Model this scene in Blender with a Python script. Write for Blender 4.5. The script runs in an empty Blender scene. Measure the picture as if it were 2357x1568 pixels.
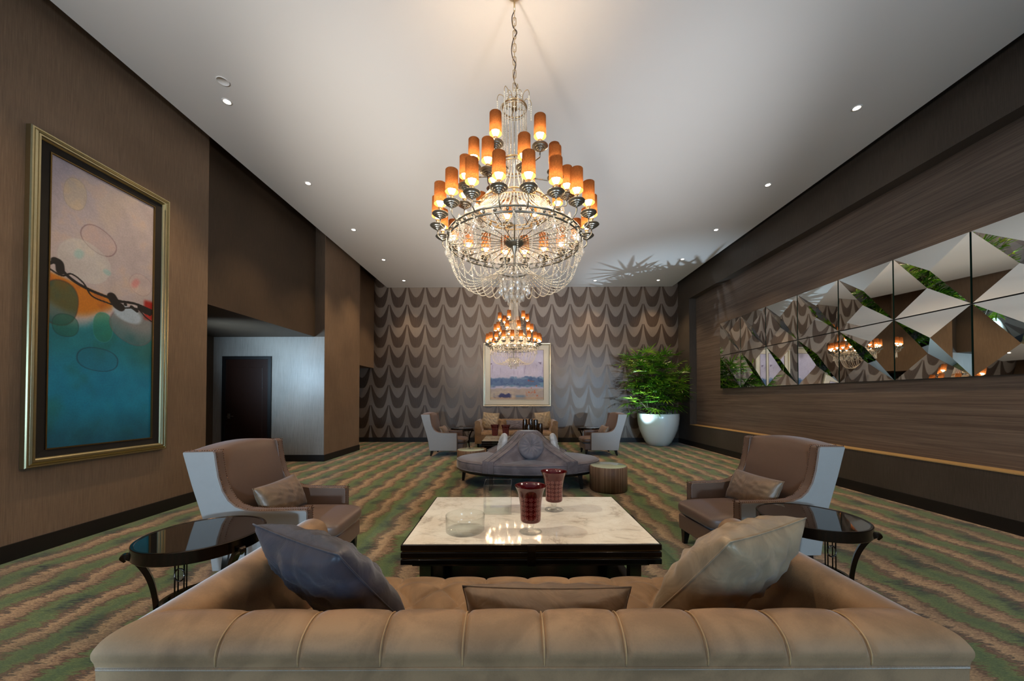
import bpy, math, random
import numpy as np
from mathutils import Vector, Matrix, Euler

PI = math.pi
random.seed(7)
sc = bpy.context.scene
col = sc.collection

# ------------------------------------------------------------------ camera
FPX = 830.0
PITCH = 0.015
cam_d = bpy.data.cameras.new('camera')
cam = bpy.data.objects.new('camera', cam_d)
col.objects.link(cam)
cam.location = (0, 0, 1.4)
cam.rotation_euler = (PI / 2 + PITCH, 0, math.atan(11.5 / FPX))
cam_d.sensor_width = 36
cam_d.lens = 36 * FPX / 2357
cam_d.shift_x = 0
cam_d.shift_y = (917 - FPX * math.tan(PITCH) - 784) / 2357
cam_d.clip_start = 0.02
sc.camera = cam

# ------------------------------------------------------------------ world, exposure, sampling behaviour
w = bpy.data.worlds.new('world')
sc.world = w
w.use_nodes = True
w.node_tree.nodes['Background'].inputs[0].default_value = (0.35, 0.42, 0.5, 1)
w.node_tree.nodes['Background'].inputs[1].default_value = 0.02
sc.view_settings.view_transform = 'Standard'
sc.view_settings.look = 'None'
sc.view_settings.gamma = 1
sc.view_settings.use_curve_mapping = False
sc.view_settings.exposure = 0.14
cy = sc.cycles
cy.use_denoising = True
cy.max_bounces = 12
cy.diffuse_bounces = 4
cy.glossy_bounces = 5
cy.transmission_bounces = 12
cy.transparent_max_bounces = 12
cy.caustics_reflective = False
cy.caustics_refractive = False
cy.sample_clamp_indirect = 4.0
cy.blur_glossy = 0.6

CZ = 4.972      # ceiling height
YB = 11.53      # back wall
WARM = (1.0, 0.70, 0.40)
COOL = (0.44, 0.71, 1.0)


def light(name, kind, loc, aim, power, color, **kw):
    d = bpy.data.lights.new(name, kind)
    d.energy = power
    d.color = color
    for k, v in kw.items():
        setattr(d, k, v)
    o = bpy.data.objects.new(name, d)
    col.objects.link(o)
    o.location = loc
    v = Vector(aim) - Vector(loc)
    o.rotation_euler = v.to_track_quat('-Z', 'Y').to_euler()
    return o


# daylight entering behind the camera and through the door recess
light('daylight_rear_right', 'AREA', (3.6, -3.6, 1.5), (0.5, 6, 1.0), 120, COOL, shape='RECTANGLE', size=2.0, size_y=1.8)
light('daylight_rear_left', 'AREA', (-3.4, -3.6, 1.5), (-0.5, 6, 1.2), 120, COOL, shape='RECTANGLE', size=2.0, size_y=1.8)
light('daylight_side_window', 'SPOT', (4.7, -1.0, 1.5), (2.75, 11.5, 1.35), 1500, COOL, spot_size=.34, spot_blend=.8, shadow_soft_size=.06)
light('back_wall_fill', 'SPOT', (3.4, -3.2, 1.5), (-4.1, 11.5, 1.7), 900, COOL, spot_size=.16, spot_blend=1.0, shadow_soft_size=.06)  # added spot, brightens the left end of the back wall
# fill lamps added behind the camera to brighten the ceiling
light('ceiling_fill_left', 'AREA', (-3.0, -2.6, 1.6), (-.6, 3.9, 5.0), 52, (1.0, .95, .88), shape='DISK', size=0.8, spread=1.2)
light('ceiling_fill_right', 'AREA', (3.0, -2.6, 1.6), (.4, 4.3, 5.0), 26, (.86, .92, 1.0), shape='DISK', size=0.8, spread=1.2)
light('chair_fill_left', 'SPOT', (-.9, -3.4, 1.35), (-1.95, 2.7, .70), 900, COOL, spot_size=.30, spot_blend=.5, shadow_soft_size=.12)  # added spot, brightens the side of the near left armchair
light('chair_fill_right', 'SPOT', (1.3, -3.4, 1.35), (2.25, 3.0, .72), 750, COOL, spot_size=.28, spot_blend=.5, shadow_soft_size=.12)  # added spot, brightens the side of the near right armchair
light('far_ceiling_fill_left', 'AREA', (-2.2, -2.8, 1.5), (-1.4, 9.5, 5.0), 42, (1.0, .92, .82), shape='DISK', size=0.6, spread=.55)  # narrow fill lamp added for the far ceiling, left half
light('far_ceiling_fill_right', 'AREA', (2.4, -2.8, 1.5), (1.8, 9.5, 5.0), 34, (.92, .95, 1.0), shape='DISK', size=0.6, spread=.55)  # narrow fill lamp added for the far ceiling, right half
light('daylight_recess', 'AREA', (-5.7, 5.7, 1.95), (-4.75, 7.95, 2.35), 26, (0.50, 0.76, 1.0), shape='DISK', size=0.5, spread=1.7)


# ------------------------------------------------------------------ materials
def nodes(name):
    m = bpy.data.materials.new(name)
    m.use_nodes = True
    nt = m.node_tree
    b = nt.nodes['Principled BSDF']
    return m, nt, b


class N:
    """tiny helper for node math"""
    def __init__(s, nt):
        s.nt = nt

    def new(s, t, **kw):
        n = s.nt.nodes.new(t)
        for k, v in kw.items():
            setattr(n, k, v)
        return n

    def put(s, sock, v):
        if isinstance(v, bpy.types.NodeSocket):
            s.nt.links.new(v, sock)
        elif v is not None:
            sock.default_value = v

    def m(s, op, a, b=None, c=None, clamp=False):
        n = s.new('ShaderNodeMath', operation=op)
        n.use_clamp = clamp
        s.put(n.inputs[0], a)
        if b is not None:
            s.put(n.inputs[1], b)
        if c is not None:
            s.put(n.inputs[2], c)
        return n.outputs[0]

    def sep(s, v):
        n = s.new('ShaderNodeSeparateXYZ')
        s.nt.links.new(v, n.inputs[0])
        return n.outputs

    def comb(s, x, y, z):
        n = s.new('ShaderNodeCombineXYZ')
        s.put(n.inputs[0], x)
        s.put(n.inputs[1], y)
        s.put(n.inputs[2], z)
        return n.outputs[0]

    def obj(s):
        return s.new('ShaderNodeTexCoord').outputs['Object']

    def geo(s):
        return s.new('ShaderNodeNewGeometry').outputs['Position']

    def noise(s, vec, scale, detail=3, rough=0.5, dist=0.0):
        n = s.new('ShaderNodeTexNoise')
        s.nt.links.new(vec, n.inputs['Vector'])
        n.inputs['Scale'].default_value = scale
        n.inputs['Detail'].default_value = detail
        n.inputs['Roughness'].default_value = rough
        n.inputs['Distortion'].default_value = dist
        return n.outputs[0]

    def scale(s, vec, v):
        n = s.new('ShaderNodeVectorMath', operation='MULTIPLY')
        s.nt.links.new(vec, n.inputs[0])
        n.inputs[1].default_value = v
        return n.outputs[0]

    def mix(s, f, a, b, mode='MIX'):
        n = s.new('ShaderNodeMix', data_type='RGBA', blend_type=mode)
        s.put(n.inputs[0], f)
        s.put(n.inputs[6], a if isinstance(a, bpy.types.NodeSocket) else (*a, 1))
        s.put(n.inputs[7], b if isinstance(b, bpy.types.NodeSocket) else (*b, 1))
        return n.outputs[2]

    def ramp(s, f, stops, interp='LINEAR'):
        n = s.new('ShaderNodeValToRGB')
        n.color_ramp.interpolation = interp
        e = n.color_ramp.elements
        while len(e) < len(stops):
            e.new(0.5)
        for el, (p, c) in zip(e, stops):
            el.position = p
            el.color = (*c, 1)
        s.put(n.inputs[0], f)
        return n.outputs[0]

    def smooth(s, v, lo, hi, a=0.0, b=1.0):
        n = s.new('ShaderNodeMapRange', interpolation_type='SMOOTHSTEP')
        s.put(n.inputs[0], v)
        n.inputs[1].default_value = lo
        n.inputs[2].default_value = hi
        n.inputs[3].default_value = a
        n.inputs[4].default_value = b
        return n.outputs[0]

    def bump(s, h, strength, dist, b):
        n = s.new('ShaderNodeBump')
        n.inputs['Strength'].default_value = strength
        n.inputs['Distance'].default_value = dist
        s.put(n.inputs['Height'], h)
        s.nt.links.new(n.outputs[0], b.inputs['Normal'])


def L(r, g, b):
    """sRGB 0-255 -> linear"""
    return tuple(((c / 255) / 12.92 if c / 255 <= 0.04045 else ((c / 255 + 0.055) / 1.055) ** 2.4) for c in (r, g, b))


def mat(name, c, rough=0.5, metal=0.0, spec=0.5, coat=0.0, trans=0.0, ior=1.45, sheen=0.0, var=0.0, vscale=20, sheen_c=None, bump=0.0):
    m, nt, b = nodes(name)
    n = N(nt)
    b.inputs['Base Color'].default_value = (*c, 1)
    b.inputs['Roughness'].default_value = rough
    b.inputs['Metallic'].default_value = metal
    b.inputs['Specular IOR Level'].default_value = spec
    b.inputs['Coat Weight'].default_value = coat
    b.inputs['Coat Roughness'].default_value = 0.05
    b.inputs['Transmission Weight'].default_value = trans
    b.inputs['IOR'].default_value = ior
    b.inputs['Sheen Weight'].default_value = sheen
    b.inputs['Sheen Roughness'].default_value = 0.35
    if sheen_c:
        b.inputs['Sheen Tint'].default_value = (*sheen_c, 1)
    if var or bump:
        t = n.noise(n.obj(), vscale, 4, 0.6)
        if var:
            nt.links.new(n.mix(t, tuple(x * (1 - var) for x in c), tuple(min(1, x * (1 + var)) for x in c)), b.inputs['Base Color'])
        if bump:
            n.bump(t, bump, 0.01, b)
    return m


def velvet(name, c, sheen=0.7, rough=0.62):
    m, nt, b = nodes(name)
    n = N(nt)
    o = n.obj()
    big = n.noise(o, 5, 3, 0.6, 0.8)
    fine = n.noise(o, 160, 2, 0.6)
    f = n.m('ADD', n.m('MULTIPLY', big, 0.88), n.m('MULTIPLY', fine, 0.12))
    nt.links.new(n.mix(n.smooth(f, 0.35, 0.65), tuple(x * 0.80 for x in c), tuple(min(1, x * 1.22) for x in c)), b.inputs['Base Color'])
    b.inputs['Roughness'].default_value = rough
    b.inputs['Sheen Weight'].default_value = sheen
    b.inputs['Sheen Roughness'].default_value = 0.3
    b.inputs['Sheen Tint'].default_value = (1, 0.97, 0.93, 1)
    b.inputs['Specular IOR Level'].default_value = 0.35
    n.bump(fine, 0.15, 0.004, b)
    return m


def satin(name, c):
    m, nt, b = nodes(name)
    n = N(nt)
    o = n.obj()
    t = n.noise(o, 7, 3, 0.6, 1.5)
    nt.links.new(n.mix(n.smooth(t, 0.35, 0.65), tuple(x * 0.85 for x in c), tuple(min(1, x * 1.15) for x in c)), b.inputs['Base Color'])
    b.inputs['Roughness'].default_value = 0.46
    b.inputs['Specular IOR Level'].default_value = 0.6
    b.inputs['Sheen Weight'].default_value = 0.2
    b.inputs['Metallic'].default_value = 0.1
    n.bump(t, 0.25, 0.02, b)
    return m


def grasscloth(name, a, c, axis='z', rough=0.62):
    """woven wallcovering with fine streaks running up the wall"""
    m, nt, b = nodes(name)
    n = N(nt)
    g = n.geo()
    s1 = n.noise(n.scale(g, (60, 60, 1.2)), 3.2, 3, 0.7)
    s2 = n.noise(n.scale(g, (1.2, 1.2, 90)), 3.0, 2, 0.6)
    big = n.noise(g, 0.9, 3, 0.5)
    f = n.m('ADD', n.m('ADD', n.m('MULTIPLY', s1, 0.55), n.m('MULTIPLY', s2, 0.07)), n.m('MULTIPLY', big, 0.38))
    nt.links.new(n.mix(n.smooth(f, 0.36, 0.64), a, c), b.inputs['Base Color'])
    b.inputs['Roughness'].default_value = rough
    b.inputs['Specular IOR Level'].default_value = 0.4
    n.bump(s1, 0.08, 0.003, b)
    return m


def make_carpet():
    m, nt, b = nodes('patterned_carpet')
    n = N(nt)
    g = n.geo()
    x, y, z = n.sep(g)
    lf = n.noise(n.comb(n.m('MULTIPLY', x, 0.8), n.m('MULTIPLY', y, 0.5), 0.0), 1.0, 2, 0.5)
    wv = n.m('MULTIPLY', n.m('SINE', n.m('ADD', n.m('MULTIPLY', y, 2 * PI / 0.62), n.m('MULTIPLY', lf, 5.0))), 0.030)
    wv2 = n.m('MULTIPLY', n.m('SUBTRACT', lf, 0.5), 0.25)
    rag = n.noise(n.comb(n.m('MULTIPLY', x, 7), n.m('MULTIPLY', y, 75), 0.0), 1.0, 3, 0.7)
    ragx = n.m('MULTIPLY', n.m('SUBTRACT', rag, 0.5), 0.26)
    rag2 = n.noise(n.comb(n.m('MULTIPLY', x, 5), n.m('MULTIPLY', y, 16), 3.0), 1.0, 3, 0.7)
    ragx = n.m('ADD', ragx, n.m('MULTIPLY', n.m('SUBTRACT', rag2, 0.5), 0.20))
    u = n.m('ADD', n.m('ADD', n.m('ADD', x, wv), wv2), ragx)
    p = 0.40
    fr = n.m('FRACT', n.m('ADD', n.m('DIVIDE', u, p), 50.0))
    green = L(110, 126, 70)
    green2 = L(84, 106, 62)
    dark = L(28, 36, 30)
    rust = L(98, 66, 42)
    tan = L(178, 148, 112)
    tan2 = L(132, 102, 76)
    base = n.ramp(fr, [(0.0, rust), (0.05, green), (0.28, green2), (0.44, green), (0.49, rust), (0.56, tan2), (0.61, dark), (0.65, tan), (0.76, tan), (0.84, tan2), (0.88, tan), (0.93, tan2), (0.97, rust)])
    # dark knots that sit in every green band
    cell = n.m('FLOOR', n.m('ADD', n.m('DIVIDE', u, p), 50.0))
    ph = n.m('MULTIPLY', cell, 0.37)
    yy = n.m('FRACT', n.m('ADD', n.m('ADD', n.m('DIVIDE', y, 0.62), ph), 50.0))
    knot = n.m('MULTIPLY', n.smooth(n.m('ABSOLUTE', n.m('SUBTRACT', yy, 0.5)), 0.10, 0.24, 1, 0), n.smooth(n.m('ABSOLUTE', n.m('SUBTRACT', fr, 0.40)), 0.06, 0.22, 1, 0))
    knot = n.m('MULTIPLY', knot, n.smooth(n.noise(n.comb(n.m('MULTIPLY', x, 9), n.m('MULTIPLY', y, 110), 0.0), 1.0, 3, 0.7), 0.38, 0.56), None, True)
    c1 = n.mix(knot, base, dark)
    spk = n.noise(n.comb(n.m('MULTIPLY', x, 60), n.m('MULTIPLY', y, 240), 0.0), 1.0, 4, 0.8)
    shade = n.smooth(spk, 0.30, 0.70, 0.45, 1.5)
    c2 = n.mix(1.0, c1, n.comb(shade, shade, shade), 'MULTIPLY')
    big = n.noise(g, 1.6, 2, 0.5)
    c3 = n.mix(n.smooth(big, 0.4, 0.7, 0, 0.35), c2, L(52, 70, 44), 'MIX')
    nt.links.new(c3, b.inputs['Base Color'])
    b.inputs['Roughness'].default_value = 0.95
    b.inputs['Specular IOR Level'].default_value = 0.15
    b.inputs['Sheen Weight'].default_value = 0.25
    n.bump(spk, 0.5, 0.008, b)
    return m


def make_scallop():
    """metallic art-deco scallop wallpaper"""
    m, nt, b = nodes('scallop_wallpaper')
    n = N(nt)
    g = n.geo()
    x, y, z = n.sep(g)
    Wd, Hh = 0.582, 0.648
    uu = n.m('SUBTRACT', n.m('FRACT', n.m('ADD', n.m('DIVIDE', n.m('ADD', x, -0.10), Wd), 50.25)), 0.5)
    au = n.m('ABSOLUTE', uu)
    v = n.m('FRACT', n.m('ADD', n.m('DIVIDE', n.m('SUBTRACT', 0.53, z), Hh), 50.0))
    vin = n.m('MULTIPLY', n.m('SUBTRACT', 1.0, n.m('POWER', n.m('DIVIDE', au, 0.44), 1.8)), 0.64)
    vout = n.m('MULTIPLY', n.m('SUBTRACT', 1.0, n.m('POWER', n.m('DIVIDE', au, 0.492), 3.2)), 1.15)
    e = 0.02
    d1 = n.m('MULTIPLY', n.smooth(n.m('SUBTRACT', v, vin), -e, e), n.smooth(n.m('SUBTRACT', vout, v), -e, e))
    d2 = n.m('MULTIPLY', n.smooth(n.m('SUBTRACT', n.m('SUBTRACT', vout, 1.0), v), -e, e), 1.0)
    dk = n.m('MAXIMUM', d1, d2)
    # fan lines inside the dark scale
    ang = n.m('ARCTAN2', uu, n.m('SUBTRACT', 1.35, v))
    fan = n.smooth(n.m('SINE', n.m('MULTIPLY', ang, 34.0)), -0.2, 0.6, 0, 0.22)
    tex = n.noise(n.scale(g, (50, 50, 4)), 3.0, 2, 0.6)
    blot = n.noise(g, 0.8, 3, 0.5)
    dark = n.mix(fan, L(76, 62, 53), L(98, 82, 72))
    lightc = n.mix(tex, L(106, 93, 83), L(120, 107, 96))
    c = n.mix(dk, lightc, dark)
    c = n.mix(n.smooth(blot, 0.35, 0.7, 0, 0.25), c, L(104, 82, 58))
    nt.links.new(c, b.inputs['Base Color'])
    nt.links.new(n.m('ADD', n.m('MULTIPLY', dk, -0.14), 0.50), b.inputs['Roughness'])
    nt.links.new(n.m('ADD', n.m('MULTIPLY', dk, 0.25), 0.25), b.inputs['Metallic'])
    b.inputs['Specular IOR Level'].default_value = 0.5
    return m


def make_wood_wall():
    m, nt, b = nodes('grained_wood_panel')
    n = N(nt)
    g = n.geo()
    a = n.noise(n.scale(g, (1, 0.25, 14)), 1.6, 6, 0.72, 0.6)
    f = n.noise(n.scale(g, (1, 0.6, 70)), 2.0, 4, 0.8, 0.3)
    bl = n.noise(n.scale(g, (1, 0.8, 0.9)), 0.8, 2, 0.5)
    t = n.m('ADD', n.m('ADD', n.m('MULTIPLY', a, 0.5), n.m('MULTIPLY', f, 0.4)), n.m('MULTIPLY', bl, 0.1))
    c = n.ramp(t, [(0.30, L(56, 46, 41)), (0.44, L(90, 77, 69)), (0.55, L(114, 100, 90)), (0.70, L(146, 131, 118))])
    nt.links.new(c, b.inputs['Base Color'])
    b.inputs['Roughness'].default_value = 0.45
    b.inputs['Specular IOR Level'].default_value = 0.45
    n.bump(f, 0.1, 0.002, b)
    return m


def make_marble():
    m, nt, b = nodes('polished_marble')
    n = N(nt)
    g = n.obj()
    a = n.noise(n.scale(g, (1, 1.5, 1)), 1.8, 7, 0.6, 1.6)
    v1 = n.m('ABSOLUTE', n.m('SUBTRACT', a, 0.5))
    vein = n.smooth(v1, 0.0, 0.045, 1, 0)
    a2 = n.noise(g, 4.5, 6, 0.65, 1.2)
    vein2 = n.smooth(n.m('ABSOLUTE', n.m('SUBTRACT', a2, 0.5)), 0.0, 0.03, 1, 0)
    cl = n.noise(g, 2.2, 4, 0.6)
    base = n.mix(n.smooth(cl, 0.35, 0.7), L(232, 226, 214), L(212, 200, 184))
    mk = n.m('MULTIPLY', vein, n.smooth(cl, 0.40, 0.68, 0.03, 0.5))
    c = n.mix(mk, base, L(128, 118, 108))
    c = n.mix(n.m('MULTIPLY', vein2, 0.14), c, L(168, 140, 110))
    nt.links.new(c, b.inputs['Base Color'])
    b.inputs['Roughness'].default_value = 0.07
    b.inputs['Coat Weight'].default_value = 0.4
    return m


def make_fluted():
    m, nt, b = nodes('walnut_reeding')
    n = N(nt)
    g = n.obj()
    x, y, z = n.sep(g)
    ang = n.m('ARCTAN2', y, x)
    cell = n.m('FLOOR', n.m('MULTIPLY', ang, 90 / (2 * PI)))
    wn = n.new('ShaderNodeTexWhiteNoise', noise_dimensions='1D')
    n.put(wn.inputs['W'], cell)
    gr = n.noise(n.scale(g, (30, 30, 3)), 2.0, 4, 0.7)
    t = n.m('ADD', n.m('MULTIPLY', wn.outputs[0], 0.6), n.m('MULTIPLY', gr, 0.4))
    nt.links.new(n.ramp(t, [(0.1, L(104, 78, 58)), (0.5, L(128, 100, 78)), (0.9, L(150, 122, 98))]), b.inputs['Base Color'])
    b.inputs['Roughness'].default_value = 0.45
    return m


def make_shade():
    m = bpy.data.materials.new('amber_shade_cloth')
    m.use_nodes = True
    nt = m.node_tree
    nt.nodes.clear()
    n = N(nt)
    o = n.obj()
    wv = n.noise(n.scale(o, (110, 110, 520)), 1.0, 3, 0.5)
    c = n.mix(n.smooth(wv, .38, .62), L(34, 18, 8), L(92, 55, 27))
    d = n.new('ShaderNodeBsdfDiffuse')
    t = n.new('ShaderNodeBsdfTranslucent')
    mx = n.new('ShaderNodeMixShader')
    mx.inputs[0].default_value = 0.40
    nt.links.new(n.mix(wv, L(96, 54, 28), L(124, 74, 40)), d.inputs[0])
    nt.links.new(c, t.inputs[0])
    nt.links.new(d.outputs[0], mx.inputs[1])
    nt.links.new(t.outputs[0], mx.inputs[2])
    out = n.new('ShaderNodeOutputMaterial')
    nt.links.new(mx.outputs[0], out.inputs[0])
    return m


def emit(name, c, s):
    m = bpy.data.materials.new(name)
    m.use_nodes = True
    nt = m.node_tree
    nt.nodes.clear()
    e = nt.nodes.new('ShaderNodeEmission')
    e.inputs[0].default_value = (*c, 1)
    e.inputs[1].default_value = s
    out = nt.nodes.new('ShaderNodeOutputMaterial')
    nt.links.new(e.outputs[0], out.inputs[0])
    return m


def attr_mat(name, rough=0.55, bump=0.1):
    m, nt, b = nodes(name)
    n = N(nt)
    a = n.new('ShaderNodeVertexColor')
    a.layer_name = 'paint'
    t = n.noise(n.obj(), 60, 4, 0.7)
    s = n.smooth(t, 0.3, 0.7, 0.90, 1.06)
    nt.links.new(n.mix(1.0, a.outputs[0], n.comb(s, s, s), 'MULTIPLY'), b.inputs['Base Color'])
    b.inputs['Roughness'].default_value = rough
    n.bump(t, bump, 0.004, b)
    return m


MT = {
    'carpet': make_carpet(), 'scallop': make_scallop(), 'wood': make_wood_wall(), 'marble': make_marble(),
    'fluted': make_fluted(), 'shade': make_shade(), 
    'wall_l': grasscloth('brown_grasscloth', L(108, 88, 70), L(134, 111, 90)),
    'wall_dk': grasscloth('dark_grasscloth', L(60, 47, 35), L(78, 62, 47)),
    'wall_alc': grasscloth('grey_grasscloth', L(124, 116, 108), L(152, 143, 134), rough=0.42),
    'wall_r': grasscloth('charcoal_grasscloth', L(64, 56, 49), L(84, 75, 67), rough=0.5),
    'ceiling': mat('ceiling_plaster', L(222, 218, 214), 0.85, spec=0.2, var=0.02, vscale=1.2),
    'void': mat('gap_shade_black', L(20, 17, 15), 0.9),  # black standing for the unlit gap round the ceiling
    'base': mat('black_baseboard', L(20, 14, 11), 0.55, var=0.2),
    'door': mat('dark_mahogany', L(36, 17, 10), 0.35, var=0.35, vscale=14),
    'door_fr': mat('black_door_frame', L(17, 13, 12), 0.45, var=0.2),
    'steel': mat('brushed_steel', L(190, 186, 178), 0.3, 1.0, var=0.05),
    'gold': mat('champagne_gilt', L(184, 172, 134), 0.34, 1.0, var=0.1, vscale=40),
    'gold_dk': mat('dark_gilt', L(120, 98, 60), 0.4, 1.0, var=0.15, vscale=40),
    'silvergold': mat('silver_gilt', L(206, 196, 172), 0.35, 0.8, var=0.06, vscale=40),
    'matblack': mat('black_mount_board', L(26, 22, 18), 0.8, var=0.1),
    'matcream': mat('cream_mount_board', L(214, 204, 184), 0.8, var=0.03),
    'ledge': mat('warm_lit_ledge', L(186, 152, 100), 0.5, var=0.12, vscale=15),  # golden light on the ledge is put into this pale colour
    'mirror': mat('mirror_glass', (0.80, 0.83, 0.81), 0.012, 1.0),
    'mirror_edge': mat('green_glass_edge', L(60, 96, 82), 0.15, 0.6, var=0.1),
    'velvet': velvet('taupe_velvet', L(150, 118, 86)),
    'velvet_seam': velvet('golden_velvet_welt', L(176, 142, 100), 0.3),
    'velvet_g': velvet('grey_velvet', L(116, 108, 112), 0.8),
    'velvet_gl': velvet('pale_grey_velvet', L(118, 114, 120), 0.9),
    'pale': velvet('white_lit_velvet', L(196, 200, 204)),  # side cushions: the white light on them is put into the colour
    'silk_blue': satin('slate_silk', L(64, 62, 72)),
    'silk_gold': satin('champagne_silk', L(160, 138, 108)),
    'silk_brown': satin('bronze_silk', L(110, 84, 58)),
    'leather': mat('taupe_leather', L(100, 76, 61), 0.42, spec=0.5, sheen=0.2, var=0.06, vscale=25, bump=0.03),
    'panel': mat('pale_leather_panel', L(150, 141, 133), 0.5, spec=0.5, sheen=0.3, var=0.05, vscale=25),
    'nail': mat('bronze_nailhead', L(110, 74, 52), 0.3, 1.0),
    'ebony': mat('ebonised_wood', L(18, 15, 14), 0.3, var=0.3, vscale=18),
    'blackgloss': mat('black_lacquer', L(12, 9, 8), 0.12, spec=0.6, coat=0.4),
    'smoke': mat('smoked_mirror_glass', L(44, 44, 42), 0.03, 0.85, coat=0.6),
    'chrome': mat('dark_chrome', L(140, 132, 120), 0.12, 1.0),
    'blackmetal': mat('black_nickel', L(60, 52, 46), 0.16, 1.0),
    'pewter': mat('pewter_metal', L(124, 122, 114), 0.38, 0.9, var=0.1, vscale=60),
    'brass': mat('aged_champagne_metal', L(198, 172, 132), 0.35, 0.9, var=0.1, vscale=60),
    'cord': mat('brown_cord', L(62, 44, 32), 0.6),
    'ceramic': mat('white_glazed_planter', L(206, 210, 206), 0.22, spec=0.6, var=0.02, vscale=3),
    'soil': mat('dark_soil', L(34, 26, 20), 0.95, var=0.3, vscale=60, bump=0.5),
    'stem': mat('palm_cane', L(62, 54, 34), 0.7, var=0.3, vscale=40),
    'glass': mat('clear_glass', (0.98, 1.0, 0.99), 0.0, spec=0.5, trans=1.0, ior=1.18),
    'amber': mat('smoky_amber_glass', L(120, 78, 36), 0.05, trans=0.75, ior=1.45, spec=0.8),
    'drumtop': mat('pale_green_glass_top', L(196, 208, 182), 0.08, coat=0.5),
    'bulb': emit('warm_bulb', (1.0, 0.73, 0.45), 130),
    'downlight': emit('halogen_lamp', (1.0, 0.86, 0.66), 28),
}


def make_crystal(name, c, tr, rough):
    m, nt, b = nodes(name)
    b.inputs['Base Color'].default_value = (*c, 1)
    b.inputs['Transmission Weight'].default_value = tr
    b.inputs['Roughness'].default_value = rough
    b.inputs['IOR'].default_value = 1.6
    b.inputs['Specular IOR Level'].default_value = 0.9
    return m


MT['bead'] = make_crystal('glass_bead', (0.92, 0.80, 0.62), 0.2, 0.12)
MT['crystal'] = make_crystal('cut_crystal', (1.0, 0.98, 0.95), 0.88, 0.03)


def thin_glass(name, tint, body=None, bodyw=0.0, rough=0.02, edge=0.35):
    """thin clear glass: see-through with Fresnel reflections, plus an optional tinted body"""
    m = bpy.data.materials.new(name)
    m.use_nodes = True
    nt = m.node_tree
    nt.nodes.clear()
    n = N(nt)
    tr = n.new('ShaderNodeBsdfTransparent')
    tr.inputs[0].default_value = (*tint, 1)
    gl = n.new('ShaderNodeBsdfGlossy')
    gl.inputs['Roughness'].default_value = rough
    lw = n.new('ShaderNodeLayerWeight')
    lw.inputs[0].default_value = edge
    f = n.m('ADD', n.m('MULTIPLY', n.m('POWER', lw.outputs['Facing'], 2.6), 0.9), 0.035, None, True)
    first = tr.outputs[0]
    if body is not None:
        b = n.new('ShaderNodeBsdfPrincipled')
        b.inputs['Roughness'].default_value = 0.15
        if isinstance(body, tuple):
            b.inputs['Base Color'].default_value = (*body, 1)
        else:
            col_, w_ = body(n)
            nt.links.new(col_, b.inputs['Base Color'])
            bodyw = w_
        mx0 = n.new('ShaderNodeMixShader')
        n.put(mx0.inputs[0], bodyw)
        nt.links.new(first, mx0.inputs[1])
        nt.links.new(b.outputs[0], mx0.inputs[2])
        first = mx0.outputs[0]
    mx = n.new('ShaderNodeMixShader')
    nt.links.new(f, mx.inputs[0])
    nt.links.new(first, mx.inputs[1])
    nt.links.new(gl.outputs[0], mx.inputs[2])
    out = n.new('ShaderNodeOutputMaterial')
    nt.links.new(mx.outputs[0], out.inputs[0])
    return m


def red_body(n):
    x, y, z = n.sep(n.obj())
    ang = n.m('ARCTAN2', y, x)
    u = n.m('MULTIPLY', ang, 14 / (2 * PI))
    v = n.m('DIVIDE', n.m('SUBTRACT', z, 0.098), 0.0345)
    fu = n.m('SUBTRACT', n.m('FRACT', n.m('ADD', u, 50)), 0.5)
    fv = n.m('SUBTRACT', n.m('FRACT', n.m('ADD', v, 50)), 0.5)
    ph = n.m('ARCTAN2', fv, fu)
    rr = n.m('SQRT', n.m('ADD', n.m('MULTIPLY', fu, fu), n.m('MULTIPLY', fv, fv)))
    line = n.smooth(n.m('MULTIPLY', n.m('ABSOLUTE', n.m('SINE', n.m('MULTIPLY', ph, 4.0))), rr), 0.06, 0.13, 1, 0)
    seg = n.m('MULTIPLY', n.smooth(rr, 0.10, 0.14), n.smooth(rr, 0.46, 0.50, 1, 0))
    zone = n.m('MULTIPLY', n.smooth(z, 0.096, 0.099), n.smooth(z, 0.268, 0.272, 1, 0))
    mk = n.m('MULTIPLY', n.m('MULTIPLY', line, seg), zone)
    return n.mix(mk, L(96, 8, 16), L(196, 128, 120)), n.m('ADD', n.m('MULTIPLY', mk, 0.45), 0.5)


MT['glass'] = thin_glass('clear_glass', (.982, .995, .99))
MT['red'] = thin_glass('etched_ruby_glass', (.62, .03, .06), red_body, edge=.30)
MT['amber'] = thin_glass('smoky_amber_glass', (.60, .42, .22), L(70, 46, 24), .45, edge=.40)
MT['crystal'] = thin_glass('cut_crystal', (.99, .985, .97), (.95, .90, .82), .16, .03, .5)


def make_leaf():
    m, nt, b = nodes('glossy_palm_leaf')
    n = N(nt)
    g = n.obj()
    t = n.noise(g, 3.5, 3, 0.6)
    nt.links.new(n.ramp(t, [(0.3, L(30, 70, 14)), (0.5, L(74, 124, 22)), (0.68, L(156, 178, 50))]), b.inputs['Base Color'])
    b.inputs['Roughness'].default_value = 0.3
    b.inputs['Specular IOR Level'].default_value = 0.7
    b.inputs['Transmission Weight'].default_value = 0.0
    b.inputs['Subsurface Weight'].default_value = 0.0
    return m


MT['leaf'] = make_leaf()


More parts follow.
